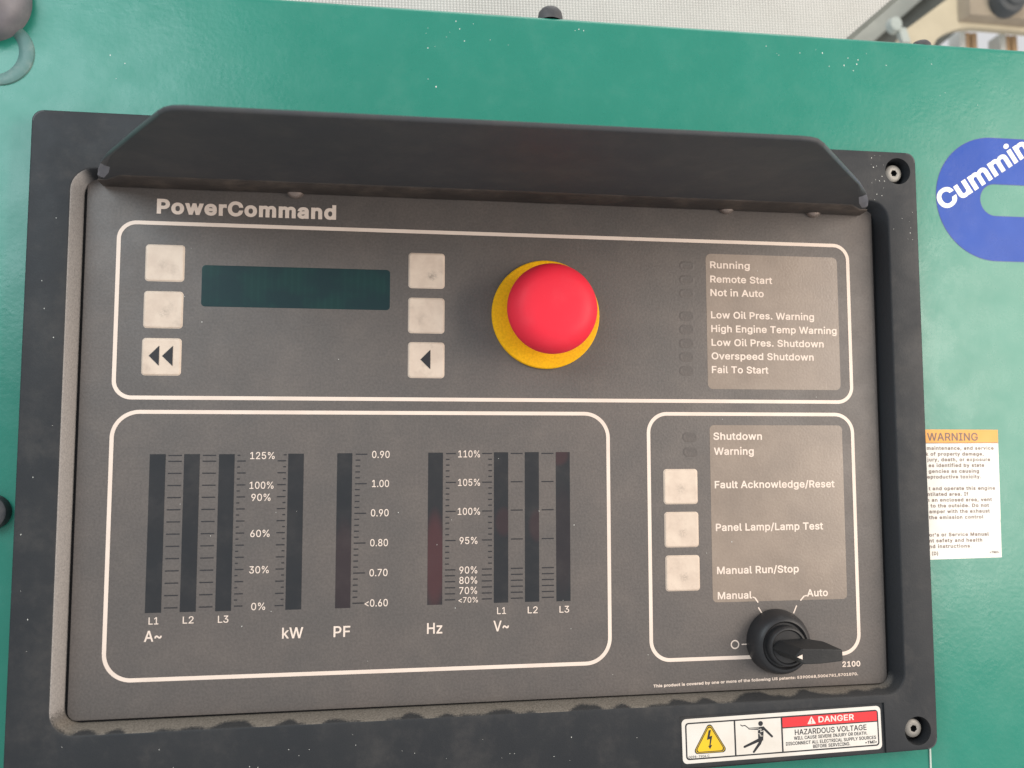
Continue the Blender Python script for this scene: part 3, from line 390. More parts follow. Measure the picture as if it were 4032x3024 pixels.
(106,167,[[53,243,53,379,73,379,93,379,114,379,114,243,114,106,114,-30,114,-53,110,-73,102,-90,93,-107,81,-120,65,-129,48,-138,28,-143,4,-143,-1,-143,-5,-143,-10,-143,-10,-124,-10,-105,-10,-87,-6,-87,-2,-87,2,-87,20,-87,32,-82,40,-72,49,-62,53,-48,53,-29,53,107],[95,443,83,443,72,443,62,447,53,455,45,462,41,472,41,483,41,494,45,504,53,512,62,520,72,524,83,524,95,524,105,520,114,512,122,504,126,494,126,483,126,472,122,462,114,455,105,447]]),
(107,381,[[132,158,110,137,110,162,110,187,110,212,113,212,117,212,121,212,175,268,230,323,284,379,310,379,335,379,360,379,301,319,243,259,184,199,182,199,179,199,177,199,155,178],[73,0,53,0,53,170,53,339,53,509,73,509,93,509,114,509,114,339,114,170,114,0,93,0],[320,0,294,0,245,62,197,124,148,186,162,200,177,214,191,229,252,152,312,76,372,0,346,0]]),
(108,189,[[147,-2,139,-2,110,-2,88,5,74,20,60,35,53,57,53,84,53,226,53,367,53,509,73,509,93,509,114,509,114,372,114,235,114,99,114,81,116,69,120,62,125,55,133,52,146,52,152,52,157,52,160,53,164,53,167,54,170,54,173,37,177,20,181,3,175,1,169,0,162,-1,154,-2]]),
(109,610,[[73,0,53,0,53,126,53,253,53,379,72,379,92,379,112,379,112,351,112,323,112,295,111,295,109,295,108,295,113,316,121,332,132,346,144,359,157,369,172,376,187,383,203,386,219,386,247,386,270,378,287,361,305,344,316,322,321,295,318,295,315,295,312,295,317,313,325,329,337,343,349,357,364,367,381,375,398,382,416,386,437,386,459,386,479,381,497,372,515,362,530,348,541,328,551,309,557,285,557,255,557,170,557,85,557,0,536,0,516,0,496,0,496,85,496,169,496,254,496,281,488,301,473,313,457,325,439,330,419,330,402,330,387,327,374,320,362,313,352,303,345,290,339,278,335,263,335,247,335,165,335,82,335,0,315,0,295,0,274,0,274,87,274,173,274,260,274,281,267,298,253,311,239,324,221,330,199,330,185,330,171,327,158,320,144,313,134,303,126,289,118,276,114,258,114,238,114,159,114,79,114,0,93,0]]),
(110,410,[[114,249,114,227,114,151,114,76,114,0,93,0,73,0,53,0,53,126,53,253,53,379,72,379,92,379,112,379,112,349,112,318,112,287,109,287,106,287,102,287,114,322,131,347,152,362,174,377,199,384,227,384,253,384,276,379,295,369,314,358,330,342,341,321,352,299,357,273,357,240,357,160,357,80,357,0,337,0,316,0,296,0,296,78,296,157,296,235,296,265,288,288,273,304,258,321,237,329,210,329,192,329,175,325,161,317,146,309,135,298,126,283,118,267]]),
(111,415,[[242,-8,207,-8,173,-8,143,0,117,16,91,33,71,56,56,85,41,114,34,149,34,187,34,227,41,262,56,291,71,321,91,343,117,360,143,376,173,384,207,384,242,384,273,376,299,360,325,343,345,321,359,291,374,262,381,227,381,187,381,149,374,114,359,85,345,56,325,33,299,16,273,0],[182,46,207,46,233,46,254,53,270,66,287,79,299,96,307,117,315,139,319,162,319,187,319,213,315,236,307,258,299,280,287,297,270,310,254,323,233,330,207,330,182,330,161,323,145,310,129,297,116,280,108,258,100,237,96,213,96,187,96,162,100,139,108,117,116,96,129,79,145,66,161,53]]),
(112,424,[[73,-143,53,-143,53,31,53,205,53,379,72,379,92,379,112,379,112,359,112,339,112,319,114,319,116,319,118,319,123,327,129,336,137,346,145,356,157,365,171,373,186,381,205,384,229,384,261,384,289,376,313,361,337,345,356,322,370,293,383,263,390,229,390,189,390,149,383,114,370,84,356,55,337,32,313,16,289,0,261,-8,229,-8,206,-8,187,-4,173,4,158,12,146,21,138,31,130,42,123,51,118,59,117,59,115,59,114,59,114,-8,114,-76,114,-143,93,-143],[197,47,220,47,244,47,263,53,279,66,295,78,308,95,316,117,324,138,328,162,328,189,328,216,324,240,316,261,308,282,296,299,280,311,264,324,244,330,220,330,197,330,177,324,161,312,145,300,133,284,125,263,117,242,113,217,113,189,113,161,117,136,125,115,133,94,146,77,162,65,178,53]]),
(113,424,[[372,31,372,-143,351,-143,331,-143,311,-143,311,-76,311,-8,311,59,309,59,308,59,306,59,302,51,295,42,287,31,278,21,267,12,252,4,238,-4,219,-8,195,-8,164,-8,136,0,111,16,87,32,68,55,55,84,41,114,34,149,34,189,34,229,41,263,55,293,69,322,88,345,112,361,136,376,164,384,196,384,219,384,238,381,253,373,268,365,279,356,287,346,296,336,302,327,307,319,309,319,311,319,313,319,313,339,313,359,313,379,332,379,352,379,372,379,372,205],[181,47,205,47,227,47,247,53,263,65,279,77,291,94,299,115,308,136,312,161,312,189,312,217,308,242,300,263,292,284,279,300,263,312,247,324,228,330,205,330,181,330,161,324,145,311,129,299,116,282,108,261,100,240,96,216,96,189,96,162,100,138,109,117,117,95,129,78,145,66,161,53]]),
(114,259,[[73,0,53,0,53,126,53,253,53,379,72,379,92,379,112,379,112,360,112,340,112,321,113,321,114,321,115,321,122,340,135,355,152,367,170,379,190,385,213,385,218,385,223,385,229,384,235,384,240,384,243,384,243,363,243,343,243,322,242,323,237,323,230,324,223,325,215,326,207,326,189,326,173,322,159,315,145,307,134,297,126,284,118,270,114,255,114,237,114,158,114,79,114,0,93,0]]),
(115,365,[[211,-8,182,-8,156,-8,133,-4,112,3,92,11,75,23,62,38,49,53,40,72,36,94,55,98,74,102,94,107,99,86,109,70,124,60,139,50,158,45,181,45,208,45,229,51,244,62,260,74,268,87,268,103,268,116,263,127,254,136,245,144,231,151,212,155,191,160,170,165,149,170,115,178,89,191,72,208,55,225,47,247,47,274,47,296,53,315,65,332,77,348,94,361,115,370,136,380,160,384,187,384,213,384,235,380,254,372,272,365,287,353,299,339,310,325,319,309,324,290,305,286,287,281,268,277,263,292,255,304,243,316,230,327,212,333,187,333,165,333,146,327,131,317,116,306,109,293,109,277,109,263,114,252,124,243,134,235,150,228,172,223,191,218,210,214,229,209,264,201,290,188,306,171,323,154,331,133,331,107,331,84,325,64,312,47,300,30,282,16,260,6,237,-3]]),
(116,227,[[138,379,204,379,204,362,204,344,204,327,138,327,72,327,6,327,6,344,6,362,6,379,72,379],[65,345,65,471,85,471,106,471,126,471,126,347,126,222,126,98,126,81,129,69,136,61,143,54,154,50,170,50,174,50,179,50,185,51,191,52,197,53,202,54,206,36,209,19,213,2,207,0,200,-2,192,-3,184,-4,176,-4,168,-4,136,-4,110,4,92,21,74,38,65,62,65,93,65,219]]),
(117,410,[[211,-5,182,-5,157,-5,134,0,115,11,95,21,80,37,69,59,58,80,53,107,53,139,53,219,53,299,53,379,73,379,93,379,114,379,114,301,114,222,114,144,114,114,121,91,137,75,152,58,173,50,200,50,218,50,235,54,249,62,264,70,275,81,283,97,292,112,296,131,296,153,296,228,296,304,296,379,316,379,337,379,357,379,357,253,357,126,357,0,337,0,318,0,298,0,298,31,298,61,298,92,301,92,304,92,307,92,295,57,279,32,257,17,235,2]]),
(118,389,[[184,0,163,0,114,126,66,253,17,379,40,379,62,379,84,379,111,305,138,230,165,155,174,132,181,110,187,87,193,64,199,42,206,21,198,21,191,21,184,21,191,42,197,64,203,87,209,110,216,132,224,155,251,230,278,305,305,379,327,379,349,379,371,379,323,253,275,126,226,0,205,0]]),
(119,567,[[158,0,138,0,99,126,61,253,23,379,44,379,66,379,87,379,103,324,118,269,133,214,140,191,147,165,154,137,161,108,168,76,175,41,172,41,168,41,165,41,172,75,179,106,186,135,193,163,199,190,206,214,221,269,237,324,252,379,273,379,295,379,316,379,332,324,347,269,362,214,368,190,375,164,382,136,388,107,395,76,402,41,399,41,395,41,391,41,399,75,406,107,413,135,420,164,427,190,434,214,449,269,465,324,480,379,502,379,523,379,545,379,506,253,468,126,429,0,409,0,389,0,368,0,352,57,335,114,319,172,314,189,309,207,305,225,300,243,295,261,291,280,286,299,281,318,277,338,281,338,286,338,291,338,286,319,281,299,277,280,272,261,267,243,263,225,258,206,253,189,248,172,231,114,215,57,199,0,178,0]]),
(120,379,[[44,0,21,0,71,73,121,145,171,218,171,202,171,187,171,171,124,240,76,310,29,379,52,379,76,379,100,379,116,355,132,330,147,306,160,287,170,270,179,253,188,237,198,221,207,206,197,206,186,206,175,206,185,221,194,237,202,253,211,270,221,287,233,306,249,330,266,355,282,379,305,379,328,379,352,379,304,309,256,239,209,169,209,184,209,199,209,214,258,143,308,71,358,0,334,0,310,0,287,0,268,28,249,57,231,85,219,103,209,120,200,136,191,152,182,167,173,182,183,182,194,182,205,182,195,167,186,152,178,136,170,120,160,103,148,85,129,57,110,28,91,0,68,0]]),
(121,389,[[51,-140,47,-139,52,-121,57,-103,61,-86,65,-86,68,-87,71,-87,83,-90,94,-91,104,-89,114,-87,122,-82,130,-74,138,-66,145,-53,151,-36,155,-24,159,-13,163,-1,114,126,66,252,17,379,40,379,62,379,84,379,111,305,138,230,165,155,174,132,181,109,187,87,193,64,199,42,206,21,198,21,191,21,184,21,190,42,196,64,202,87,209,110,216,132,224,155,251,230,278,305,305,379,327,379,349,379,371,379,316,234,260,88,204,-58,196,-78,187,-94,177,-107,166,-120,153,-129,139,-136,125,-142,109,-145,91,-145,81,-145,72,-144,65,-143,57,-142]]),
(122,380,[[141,0,42,0,42,15,42,30,42,46,112,137,183,228,254,320,254,321,254,322,254,323,185,323,117,323,48,323,48,342,48,361,48,379,143,379,238,379,333,379,333,363,333,347,333,331,264,241,195,150,126,60,126,59,126,58,126,56,197,56,268,56,339,56,339,38,339,19,339,0,240,0]]),
(126,453,[[71,150,52,150,52,178,56,201,66,218,75,235,88,247,103,255,118,262,134,266,151,266,168,266,183,263,197,256,211,248,227,237,246,221,258,210,268,203,275,198,282,194,290,192,299,192,313,192,324,197,332,207,340,218,344,233,344,253,363,253,382,253,400,253,401,225,396,202,386,185,377,168,365,156,349,148,334,140,318,137,301,137,284,137,268,140,254,148,240,155,224,166,207,182,194,192,185,200,177,204,170,208,162,210,154,210,140,210,130,206,121,196,112,187,108,172,108,150,90,150]]),
(8216,177,[[75,318,52,318,69,382,87,445,104,509,120,509,135,509,151,509,141,445,131,382,121,318,98,318]]),
(8226,389,[[215,93,194,93,174,93,156,97,139,107,123,117,109,130,100,147,90,163,85,182,85,202,85,222,90,240,100,257,109,273,123,287,139,296,156,306,174,311,194,311,215,311,233,306,249,296,266,287,279,273,289,257,299,240,304,222,304,202,304,182,299,163,289,147,279,130,266,117,249,107,233,97]]),
(32,188,[])]
GLYPH = {chr(c): (adv, sps) for c, adv, sps in GLYPH_ROWS}
CAP = 508.7
def bez(sp, k=3):
    n = len(sp) // 6; out = []
    for i in range(n):
        a = sp[6 * i:6 * i + 6]; b = sp[6 * ((i + 1) % n):6 * ((i + 1) % n) + 6]
        p0, p1, p2, p3 = (a[2], a[3]), (a[4], a[5]), (b[0], b[1]), (b[2], b[3])
        # nearly straight piece: only its start
        L = math.hypot(p3[0] - p0[0], p3[1] - p0[1]) or 1
        dv = max(abs((p[0] - p0[0]) * (p3[1] - p0[1]) - (p[1] - p0[1]) * (p3[0] - p0[0])) / L for p in (p1, p2))
        st = 1 if dv < 3 else k
        for s in range(st):
            t = s / st; u = 1 - t
            out.append((u ** 3 * p0[0] + 3 * u * u * t * p1[0] + 3 * u * t * t * p2[0] + t ** 3 * p3[0],
                        u ** 3 * p0[1] + 3 * u * u * t * p1[1] + 3 * u * t * t * p2[1] + t ** 3 * p3[1]))
    res = []
    for p in out:
        if not res or math.hypot(p[0] - res[-1][0], p[1] - res[-1][1]) > 1.5: res.append(p)
    if len(res) > 2 and math.hypot(res[0][0] - res[-1][0], res[0][1] - res[-1][1]) <= 1.5: res.pop()
    return res
def fatten(poly, d):
    if not d: return poly
    n = len(poly); out = []
    for i in range(n):
        a, b, c = poly[i - 1], poly[i], poly[(i + 1) % n]
        def nr(p, q):
            L = math.hypot(q[0] - p[0], q[1] - p[1]) or 1
            return ((q[1] - p[1]) / L, -(q[0] - p[0]) / L)
        n1, n2 = nr(a, b), nr(b, c); mx, my = n1[0] + n2[0], n1[1] + n2[1]; q = mx * mx + my * my
        k = min(2.0 / q, 1.6) if q > 1e-6 else 0
        out.append((b[0] + mx * k * d, b[1] + my * k * d))
    return out
_cache = {}
def winding(p, poly):
    wn = 0; n = len(poly)
    for i in range(n):
        (x1, y1), (x2, y2) = poly[i], poly[(i + 1) % n]
        cr_ = (x2 - x1) * (p[1] - y1) - (p[0] - x1) * (y2 - y1)
        if y1 <= p[1] < y2 and cr_ > 0: wn += 1
        elif y2 <= p[1] < y1 and cr_ < 0: wn -= 1
    return wn
def glyph_tris(ch, bold):
    """triangles of one letter: constrained Delaunay, kept where the winding number is not zero"""
    if (ch, bold) in _cache: return _cache[(ch, bold)]
    adv, sps = GLYPH[ch]; d = bold * CAP
    polys = [q for q in (bez(sp) for sp in sps) if len(q) > 2]
    if ch in 'ij' and d:                     # keep the dot clear of a fattened stem
        polys = [[(x, y + 1.3 * d + 12) for x, y in q] if min(y for _, y in q) > 380 else q for q in polys]
    vs_, es_, fat = [], [], []
    if polys:
        main = max(polys, key=lambda q: abs(area2(q)))
        for q in polys:
            if area2(main) < 0: q = list(reversed(q))
            q = fatten(q, d); fat.append(q); b0 = len(vs_)
            vs_ += [Vector(a) for a in q]; es_ += [(b0 + i, b0 + (i + 1) % len(q)) for i in range(len(q))]
        ov, _, of = delaunay_2d_cdt(vs_, es_, [], 0, 0.05)[:3]
        tris = [f for f in of if sum(winding(((ov[f[0]].x + ov[f[1]].x + ov[f[2]].x) / 3, (ov[f[0]].y + ov[f[1]].y + ov[f[2]].y) / 3), q) for q in fat) != 0]
        used = sorted({i for f in tris for i in f}); mp = {i: k for k, i in enumerate(used)}
        r = ([(ov[i].x, ov[i].y) for i in used], [tuple(mp[i] for i in f) for f in tris])
    else: r = ([], [])
    _cache[(ch, bold)] = r
    return r
def text(bm, s, x0, z, cap, x1=None, h=0.1, bold=0.0, track=0.0, rot=0.0, slant=0.0, align='L', mi=0, x_scale=None):
    """letters with their base line at z, cap height cap, from x0 to x1 (millimetres)"""
    d = bold * CAP; pen = 0.0; shapes = []
    for ch in s:
        pts, tris = glyph_tris(ch, bold)
        if pts: shapes.append(([(x + pen, y) for x, y in pts], tris))
        pen += GLYPH[ch][0] + track * CAP + d * 1.0
    xs = [x for pts, _ in shapes for x, y in pts]; lo, hi = min(xs), max(xs)
    ks = cap / (CAP + 2 * d)
    kx = (x1 - x0) / (hi - lo) if x1 is not None and align == 'L' else ks * (x_scale or 1.0)
    off = 0.0
    if align == 'R': off = -(hi - lo) * kx
    if align == 'C': off = -(hi - lo) * kx / 2
    ca, sa = math.cos(R(rot)), math.sin(R(rot))
    for pts, tris in shapes:
        q = []
        for x, y in pts:
            u = (x - lo) * kx + off; v = (y + d) * ks; u += v * slant
            q.append(bm.verts.new((x0 + u * ca - v * sa, h, z + u * sa + v * ca)))
        for t in tris: tri_face(bm, [q[i] for i in t], mi)
def lettering(name, items, m, parent, **kw):
    for it in items:
        bm = bm_new(); text(bm, *it[:5], **{**kw, **(it[5] if len(it) > 5 else {})}); o = obj(name, bm, m, parent)
    return o

def cut(o, cutters):
    """boolean difference, evaluated into the object's own mesh"""
    for c in cutters:
        md = o.modifiers.new('cut', 'BOOLEAN'); md.operation = 'DIFFERENCE'; md.solver = 'EXACT'; md.object = c
        try: md.material_mode = 'TRANSFER'
        except Exception: pass
    bpy.context.view_layer.update()
    me = bpy.data.meshes.new_from_object(o.evaluated_get(bpy.context.evaluated_depsgraph_get()))
    o.modifiers.clear(); o.data = me
    for c in cutters: bpy.data.objects.remove(c)

# ------------------------------------------------------------------ green generator cabinet
cab = thing('generator_cabinet', 'green painted steel generator cabinet behind the black control panel', 'cabinet', (20, -2, -260))
bm = bm_new()
pf = [(-430, -2), (210.0 - 3, -2)]
pf = [(-2.0, -420.0), (-2.0, 208.5)] + [(-2 - 3 + 3 * math.cos(R(a)), 208.5 + 3 * math.sin(R(a))) for a in range(15, 91, 15)]   # (h, z) with a rolled top edge
prev = None
nx = 60
for (hh, zz) in pf:
    row = [bm.verts.new((-420 + 900 * i / nx, hh, zz)) for i in range(nx + 1)]
    if prev:
        for i in range(nx): face(bm, (row[i], row[i + 1], prev[i + 1], prev[i]))
    prev = row
obj('front_panel', bm, GREEN, cab, smooth=True)
bm = bm_new(); boxbm(bm, -420, 480, -130, -5.02, 209.6, 211.48); fix_normals(bm)
obj('top_panel', bm, GREEN, cab)
bm = bm_new(); boxbm(bm, 221.2, 222.0, -2.5, -1.4, -330, -147.2); fix_normals(bm)
obj('panel_seam', bm, surf('bare_seam_edge', (0.55, 0.62, 0.56), rough=0.4, gstr=0), cab, label='thin bright edge running down below the panel corner')
# bolts standing on the top edge
def dome_bolt(r, hgt):
    b = bm_new(); lathe(b, [(r, 0), (r, hgt * 0.35), (r * 0.93, hgt * 0.65), (r * 0.72, hgt * 0.88), (r * 0.4, hgt * 0.98), (0.05, hgt)], n=28)
    return b
b1 = obj('roof_bolt', dome_bolt(6.3, 7.6), BOLT, cab, (34.6, -8.5, 211.4), smooth=True)
b1.rotation_euler = (R(-90), 0, 0)
b2 = dup(b1, cab, (236.0, -8.5, 208.6)); b2.scale = (0.86, 0.86, 0.9)
# corner knob, ring below it, and the dark knob half out of the frame on the left
bm = bm_new(); lathe(bm, [(18.5, -2), (18.5, 2), (17.6, 5), (15.2, 8), (12.6, 9.6), (11.8, 11.4), (11.0, 12.2), (6, 12.8), (0.05, 13)], n=56)
obj('corner_knob', bm, RUBBER, cab, (-224.5, 0, 199.5), smooth=35, label='grey dusty rubber knob at the top left corner')
bm = bm_new()
lo_ = [(circ(0, 0, 15.3, 56), -2.1), (circ(-0.1, 0, 15.0, 56), -1.3), (circ(-0.5, 0.1, 14.3, 56), -0.9), (circ(-1.6, 0.4, 12.9, 56), -0.95), (circ(-2.6, 0.8, 11.6, 56), -1.5), (circ(-2.9, 0.9, 11.2, 56), -2.1)]  # low crescent of grey green, broadest on its right side
loft(bm, lo_, cap_last=False)
obj('crescent_ring', bm, RINGGREY, cab, (-219.2, 0, 176.4), smooth=True, label='grey crescent ring on the green paint below the corner knob')
bm = bm_new(); lathe(bm, [(7.5, -2), (7.5, 0.5), (6.9, 2.4), (5, 3.4), (0.05, 3.8)], n=40)
obj('side_bolt', bm, BOLT, cab, (-212.6, 0, -29), smooth=35)

# blue emblem sticker and warning sticker on the green door
logo = thing('blue_emblem_sticker', 'blue rounded C shaped emblem sticker with slanted white lettering on the green door', 'sticker', (270, -1.95, 95))
def slot(cx, cz, r, xe, n=40): return [(xe, cz - r)] + [(xe, cz + r)] + arc(cx, cz, r, 90, 270, n)
bm = bm_new()
o_, i_ = slot(270, 128.4, 32.9, 330), slot(270.5, 127.9, 8.7, 330)
def band(bm, xs_o, xs_i, h, mi=0):
    # C: outer arc, inner arc, arms open to the right
    oa, ia = xs_o[1:] + [xs_o[0]], xs_i[1:] + [xs_i[0]]
    a = [bm.verts.new((x, h, z)) for x, z in oa]; b = [bm.verts.new((x, h, z)) for x, z in ia]
    for i in range(len(a) - 1): face(bm, (b[i], b[i + 1], a[i + 1], a[i]), mi)
band(bm, slot(270, 128.4, 33.2, 330), slot(270.5, 127.9, 8.4, 330), -1.93)
obj('sticker_edge', bm, BLUEEDGE, logo)
bm = bm_new(); band(bm, o_, i_, -1.90)
obj('emblem_shape', bm, BLUE, logo)
bm = bm_new()
a_ = R(33); bx, bz = 252.2, 127.9
s0 = -13.3
text(bm, "Cummins", bx + s0 * math.cos(a_), bz + s0 * math.sin(a_), 10.5, None, h=-1.87, bold=0.060, rot=33, x_scale=1.22, track=-0.03)
obj('emblem_lettering', bm, LOGOWHITE, logo)

warn = thing('warning_sticker', 'white warning sticker with an orange heading half hidden by the panel edge', 'sticker', (243, -1.95, -57))
bm = bm_new()
flat(bm, [(220, -57.9), (265.2, -57.4), (265.45, -40), (265.3, -39), (265.55, -38.2), (265.9, -12), (266.1, 7.3), (220, 7.4)], -1.94); obj('sticker_sheet', bm, WHITE2, warn)
bm = bm_new(); flat(bm, [(220, 0.55), (266.0, 0.6), (266.1, 7.3), (220, 7.4)], -1.91); obj('orange_band', bm, ORANGE, warn)
bm = bm_new(); flat(bm, [(220, 0.3), (266.0, 0.4), (266.0, 0.75), (220, 0.65)], -1.89); obj('band_rule', bm, FADED, warn)
K = dict(h=-1.88, bold=0.035)
bm = bm_new()
text(bm, "WARNING", 226.6, 1.7, 4.0, 254.7, h=-1.88, bold=0.03)
for s, xl, xr, zz in (("maintenance, and service", 226.3, 263.3, -2.95), ("k of property damage,", 225.6, 257.6, -5.9), ("jury, death, or exposure", 226.2, 261.1, -8.75), ("es identified by state", 226.9, 257.6, -11.65),
                  ("gencies as causing", 226.8, 254.6, -14.6), ("eproductive toxicity.", 225.9, 255.65, -17.45), ("t and operate this engine", 226.4, 263.15, -23.3), ("ntilated area. If", 225.7, 248.1, -26.17), ("n an enclosed area, vent", 225.2, 261.1, -29.05),
                  ("t to the outside. Do not", 225.0, 259.3, -31.95), ("amper with the exhaust", 226.3, 259.6, -34.83), ("the emission control", 226.0, 255.95, -37.77), ("or's or Service Manual", 225.8, 258.5, -46.43), ("nt safety and health", 225.7, 254.7, -49.33),
                  ("nd instructions.", 225.6, 248.7, -52.2), ("(D)", 226.9, 230.2, -55.7)):
    text(bm, s, xl, zz, 1.8, xr, h=-1.88, bold=0.05, track=0.10)
text(bm, "•TMI•", 263.8, -55.3, 1.2, None, h=-1.88, bold=0.05, align='R', slant=0.2, x_scale=1.15)
obj('sticker_lettering', bm, FADED, warn)

# ------------------------------------------------------------------ control panel
pan = thing('control_panel', 'black framed generator control panel with grey face, keys, gauges and lettering', 'control panel', (0, 0, 0))
OX0, OX1, OZ0, OZ1 = -200.1, 219.5, -148.6, 147.4
IX0, IX1, IZ0, IZ1 = -182.4, 203.2, -121.6, 121.5
bm = bm_new()
q = lambda d, r, h: (rr(OX0 + d, OX1 - d, OZ0 + d, OZ1 - d, r), h)
p = lambda d, r, h: (rr(IX0 + d, IX1 - d, IZ0 + d, IZ1 - d, r), h)
loops = [q(0, 5, -2.2), q(0, 5, 7.0), q(0.3, 4.8, 7.7), q(1.0, 4.4, 8.0)]
inner = [p(-1.0, 10.4, 8.0), p(-0.4, 9.9, 7.8), p(0.0, 9.4, 7.2), p(1.1, 8.4, 3.5), p(2.1, 7.4, 0.0), p(2.2, 7.1, -2.2)]
rings_ = loft(bm, loops + inner[:1], cap_last=False)
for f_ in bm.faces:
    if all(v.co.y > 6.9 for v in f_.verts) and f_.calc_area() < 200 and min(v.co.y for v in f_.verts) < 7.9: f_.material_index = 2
ri = [[bm.verts.new((x, h, z)) for x, z in pts] for pts, h in inner[1:]]
chain = [rings_[-1]] + ri
for a, b in zip(chain, chain[1:]):
    n = len(a)
    for i in range(n):
        j = (i + 1) % n
        face(bm, (b[i], b[j], a[j], a[i]), 0 if b is ri[0] else 1)
n = len(chain[-1])
for i in range(n):                          # back face, so that the frame is closed
    j = (i + 1) % n
    face(bm, (rings_[0][i], rings_[0][j], chain[-1][j], chain[-1][i]))
for v in bm.verts:                          # the lower rail rises a little towards the right corner
    if v.co.z < -100 and v.co.x > 60: v.co.z += (v.co.x - 60) * 0.015
    if v.co.z < -135: v.co.z -= max(0, 219.5 - v.co.x) * 0.022 if v.co.x < 219 else 0
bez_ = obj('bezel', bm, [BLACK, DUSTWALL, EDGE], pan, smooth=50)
TILT = 1.22
def cutter(kind, **k):
    b = bm_new()
    if kind == 'hole':
        lathe(b, [(k['r'] - 0.6, -0.5), (k['r'] - 0.5, 4), (k['r'], 12)], k['x'], k['z'], 48)
    else:
        c, s = math.cos(R(TILT)), math.sin(R(TILT))
        pts = [(91.3 + u * c - v * s, -126.0 + u * s + v * c) for u, v in ((-0.6, -23.0), (100.9, -23.0), (100.9, 0.6), (-0.6, 0.6))]
        loft(b, [(pts, 7.2), (pts, 12)])
    # close the foot
    es = [e for e in b.edges if len(e.link_faces) == 1]
    bmesh.ops.holes_fill(b, edges=es); fix_normals(b)
    return obj('cutter', b, BLACK)
cut(bez_, [cutter('hole', x=209.4, z=137.4, r=7.0), cutter('hole', x=209.2, z=-137.2, r=7.0), cutter('slot')])
bez_['label'] = 'black moulded frame round the grey face'

bm = bm_new()
fp = lambda d, r, h: (rr(-178.7 + d, 199.3 - d, -118.3 + d, 124 - d, r), h)
loft(bm, [fp(0, 4, -2.2), fp(0, 4, -0.4), fp(0.15, 3.9, -0.1), fp(0.5, 3.7, 0)])
for v in bm.verts:
    if v.co.z < -100 and v.co.x > 60: v.co.z += (v.co.x - 60) * 0.011
facep = obj('faceplate', bm, FACE, pan, smooth=40, label='grey brown printed face with fine grain')
bm = bm_new(); flat(bm, rect(-186, 207, -126, 126), -1.6); obj('back_plate', bm, DARK, pan)

HP = 0.10
def frame_line(x0, x1, z0, z1, r, wd=1.75):
    b = bm_new(); ring(b, rr(x0 - wd / 2, x1 + wd / 2, z0 - wd / 2, z1 + wd / 2, r + wd / 2, 14), rr(x0 + wd / 2, x1 - wd / 2, z0 + wd / 2, z1 - wd / 2, r - wd / 2, 14), HP)
    return obj('frame_line', b, PRINT, facep)
frame_line(-164.45, 185.4, 20.95, 100.2, 7.6)
frame_line(-164.5, 60.2, -102.0, 14.6, 11.6)
frame_line(80.2, 185.1, -101.8, 14.7, 9.2)

lettering('title_lettering', [("PowerCommand", -148.6, 104.55, 6.9, -68.8)], PRINT, facep, bold=0.074, track=0.03)
# legend windows with their texts
def legend(x0, x1, z0, z1, r):
    b = bm_new(); flat(b, rr(x0, x1, z0, z1, r), 0.05); return obj('legend_window', b, LEGEND, pan)
l1 = legend(110.5, 179.6, 26.9, 94.0, 2.6); l1['label'] = 'upper pale legend window with eight lamp names'
l2 = legend(110.9, 179.6, -75.6, 9.3, 2.2); l2['label'] = 'lower pale legend window with key names'
B = dict(bold=0.036)
lettering('legend_lettering', [("Running", 112.7, 86.8, 3.45, 133.3), ("Remote Start", 112.65, 79.65, 3.45, 144.9), ("Not in Auto", 112.6, 72.9, 3.45, 140.3), ("Low Oil Pres. Warning", 112.7, 61.8, 3.45, 166.5),
    ("High Engine Temp Warning", 112.7, 55.0, 3.45, 178.3), ("Low Oil Pres. Shutdown", 112.7, 48.2, 3.45, 171.2), ("Overspeed Shutdown", 112.6, 41.5, 3.45, 165.7), ("Fail To Start", 112.6, 34.75, 3.45, 141.8)], PRINT, l1, **B)
lettering('legend_lettering', [("Shutdown", 112.7, 2.15, 3.55, 137.6), ("Warning", 112.85, -5.15, 3.55, 133.2), ("Fault Acknowledge/Reset", 112.95, -21.3, 3.55, 174.8), ("Panel Lamp/Lamp Test", 113.1, -41.8, 3.55, 168.1),
    ("Manual Run/Stop", 113.3, -62.3, 3.55, 154.9), ("Manual", 113.4, -74.2, 3.45, 130.6), ("Auto", 158.7, -74.0, 3.45, 169.6)], PRINT, l2, **B)
lettering('model_number_lettering', [("2100", 176.0, -108.15, 2.65, 185.35)], PRINT, facep, bold=0.055)
lettering('patent_lettering', [("This product is covered by one or more of the following US patents: 5390068,5006781,5701070.", 80.96, -114.2, 1.35, 184.0, dict(rot=1.05))], PRINT, facep, bold=0.065)

# switch scale: small ring, dash, ticks and leader lines
bm = bm_new()
ring(bm, circ(121.55, -95.65, 2.15, 32), circ(121.55, -95.65, 1.55, 32), HP)
flat(bm, bar((124.9, -95.7), (128.4, -95.7), 0.55), HP)
flat(bm, bar((133.7, -78.5), (135.8, -81.8), 0.6), HP); flat(bm, bar((153.3, -78.1), (151.6, -81.8), 0.6), HP)
for pts in (((130.9, -73.5), (132.1, -73.9), (133.7, -76.2)), ((158.7, -73.5), (157.3, -73.65), (155.3, -75.8))):
    flat(bm, bar(pts[0], pts[1], 0.5), HP); flat(bm, bar(pts[1], pts[2], 0.65), HP + 0.01)
obj('switch_scale_mark', bm, PRINT, facep)

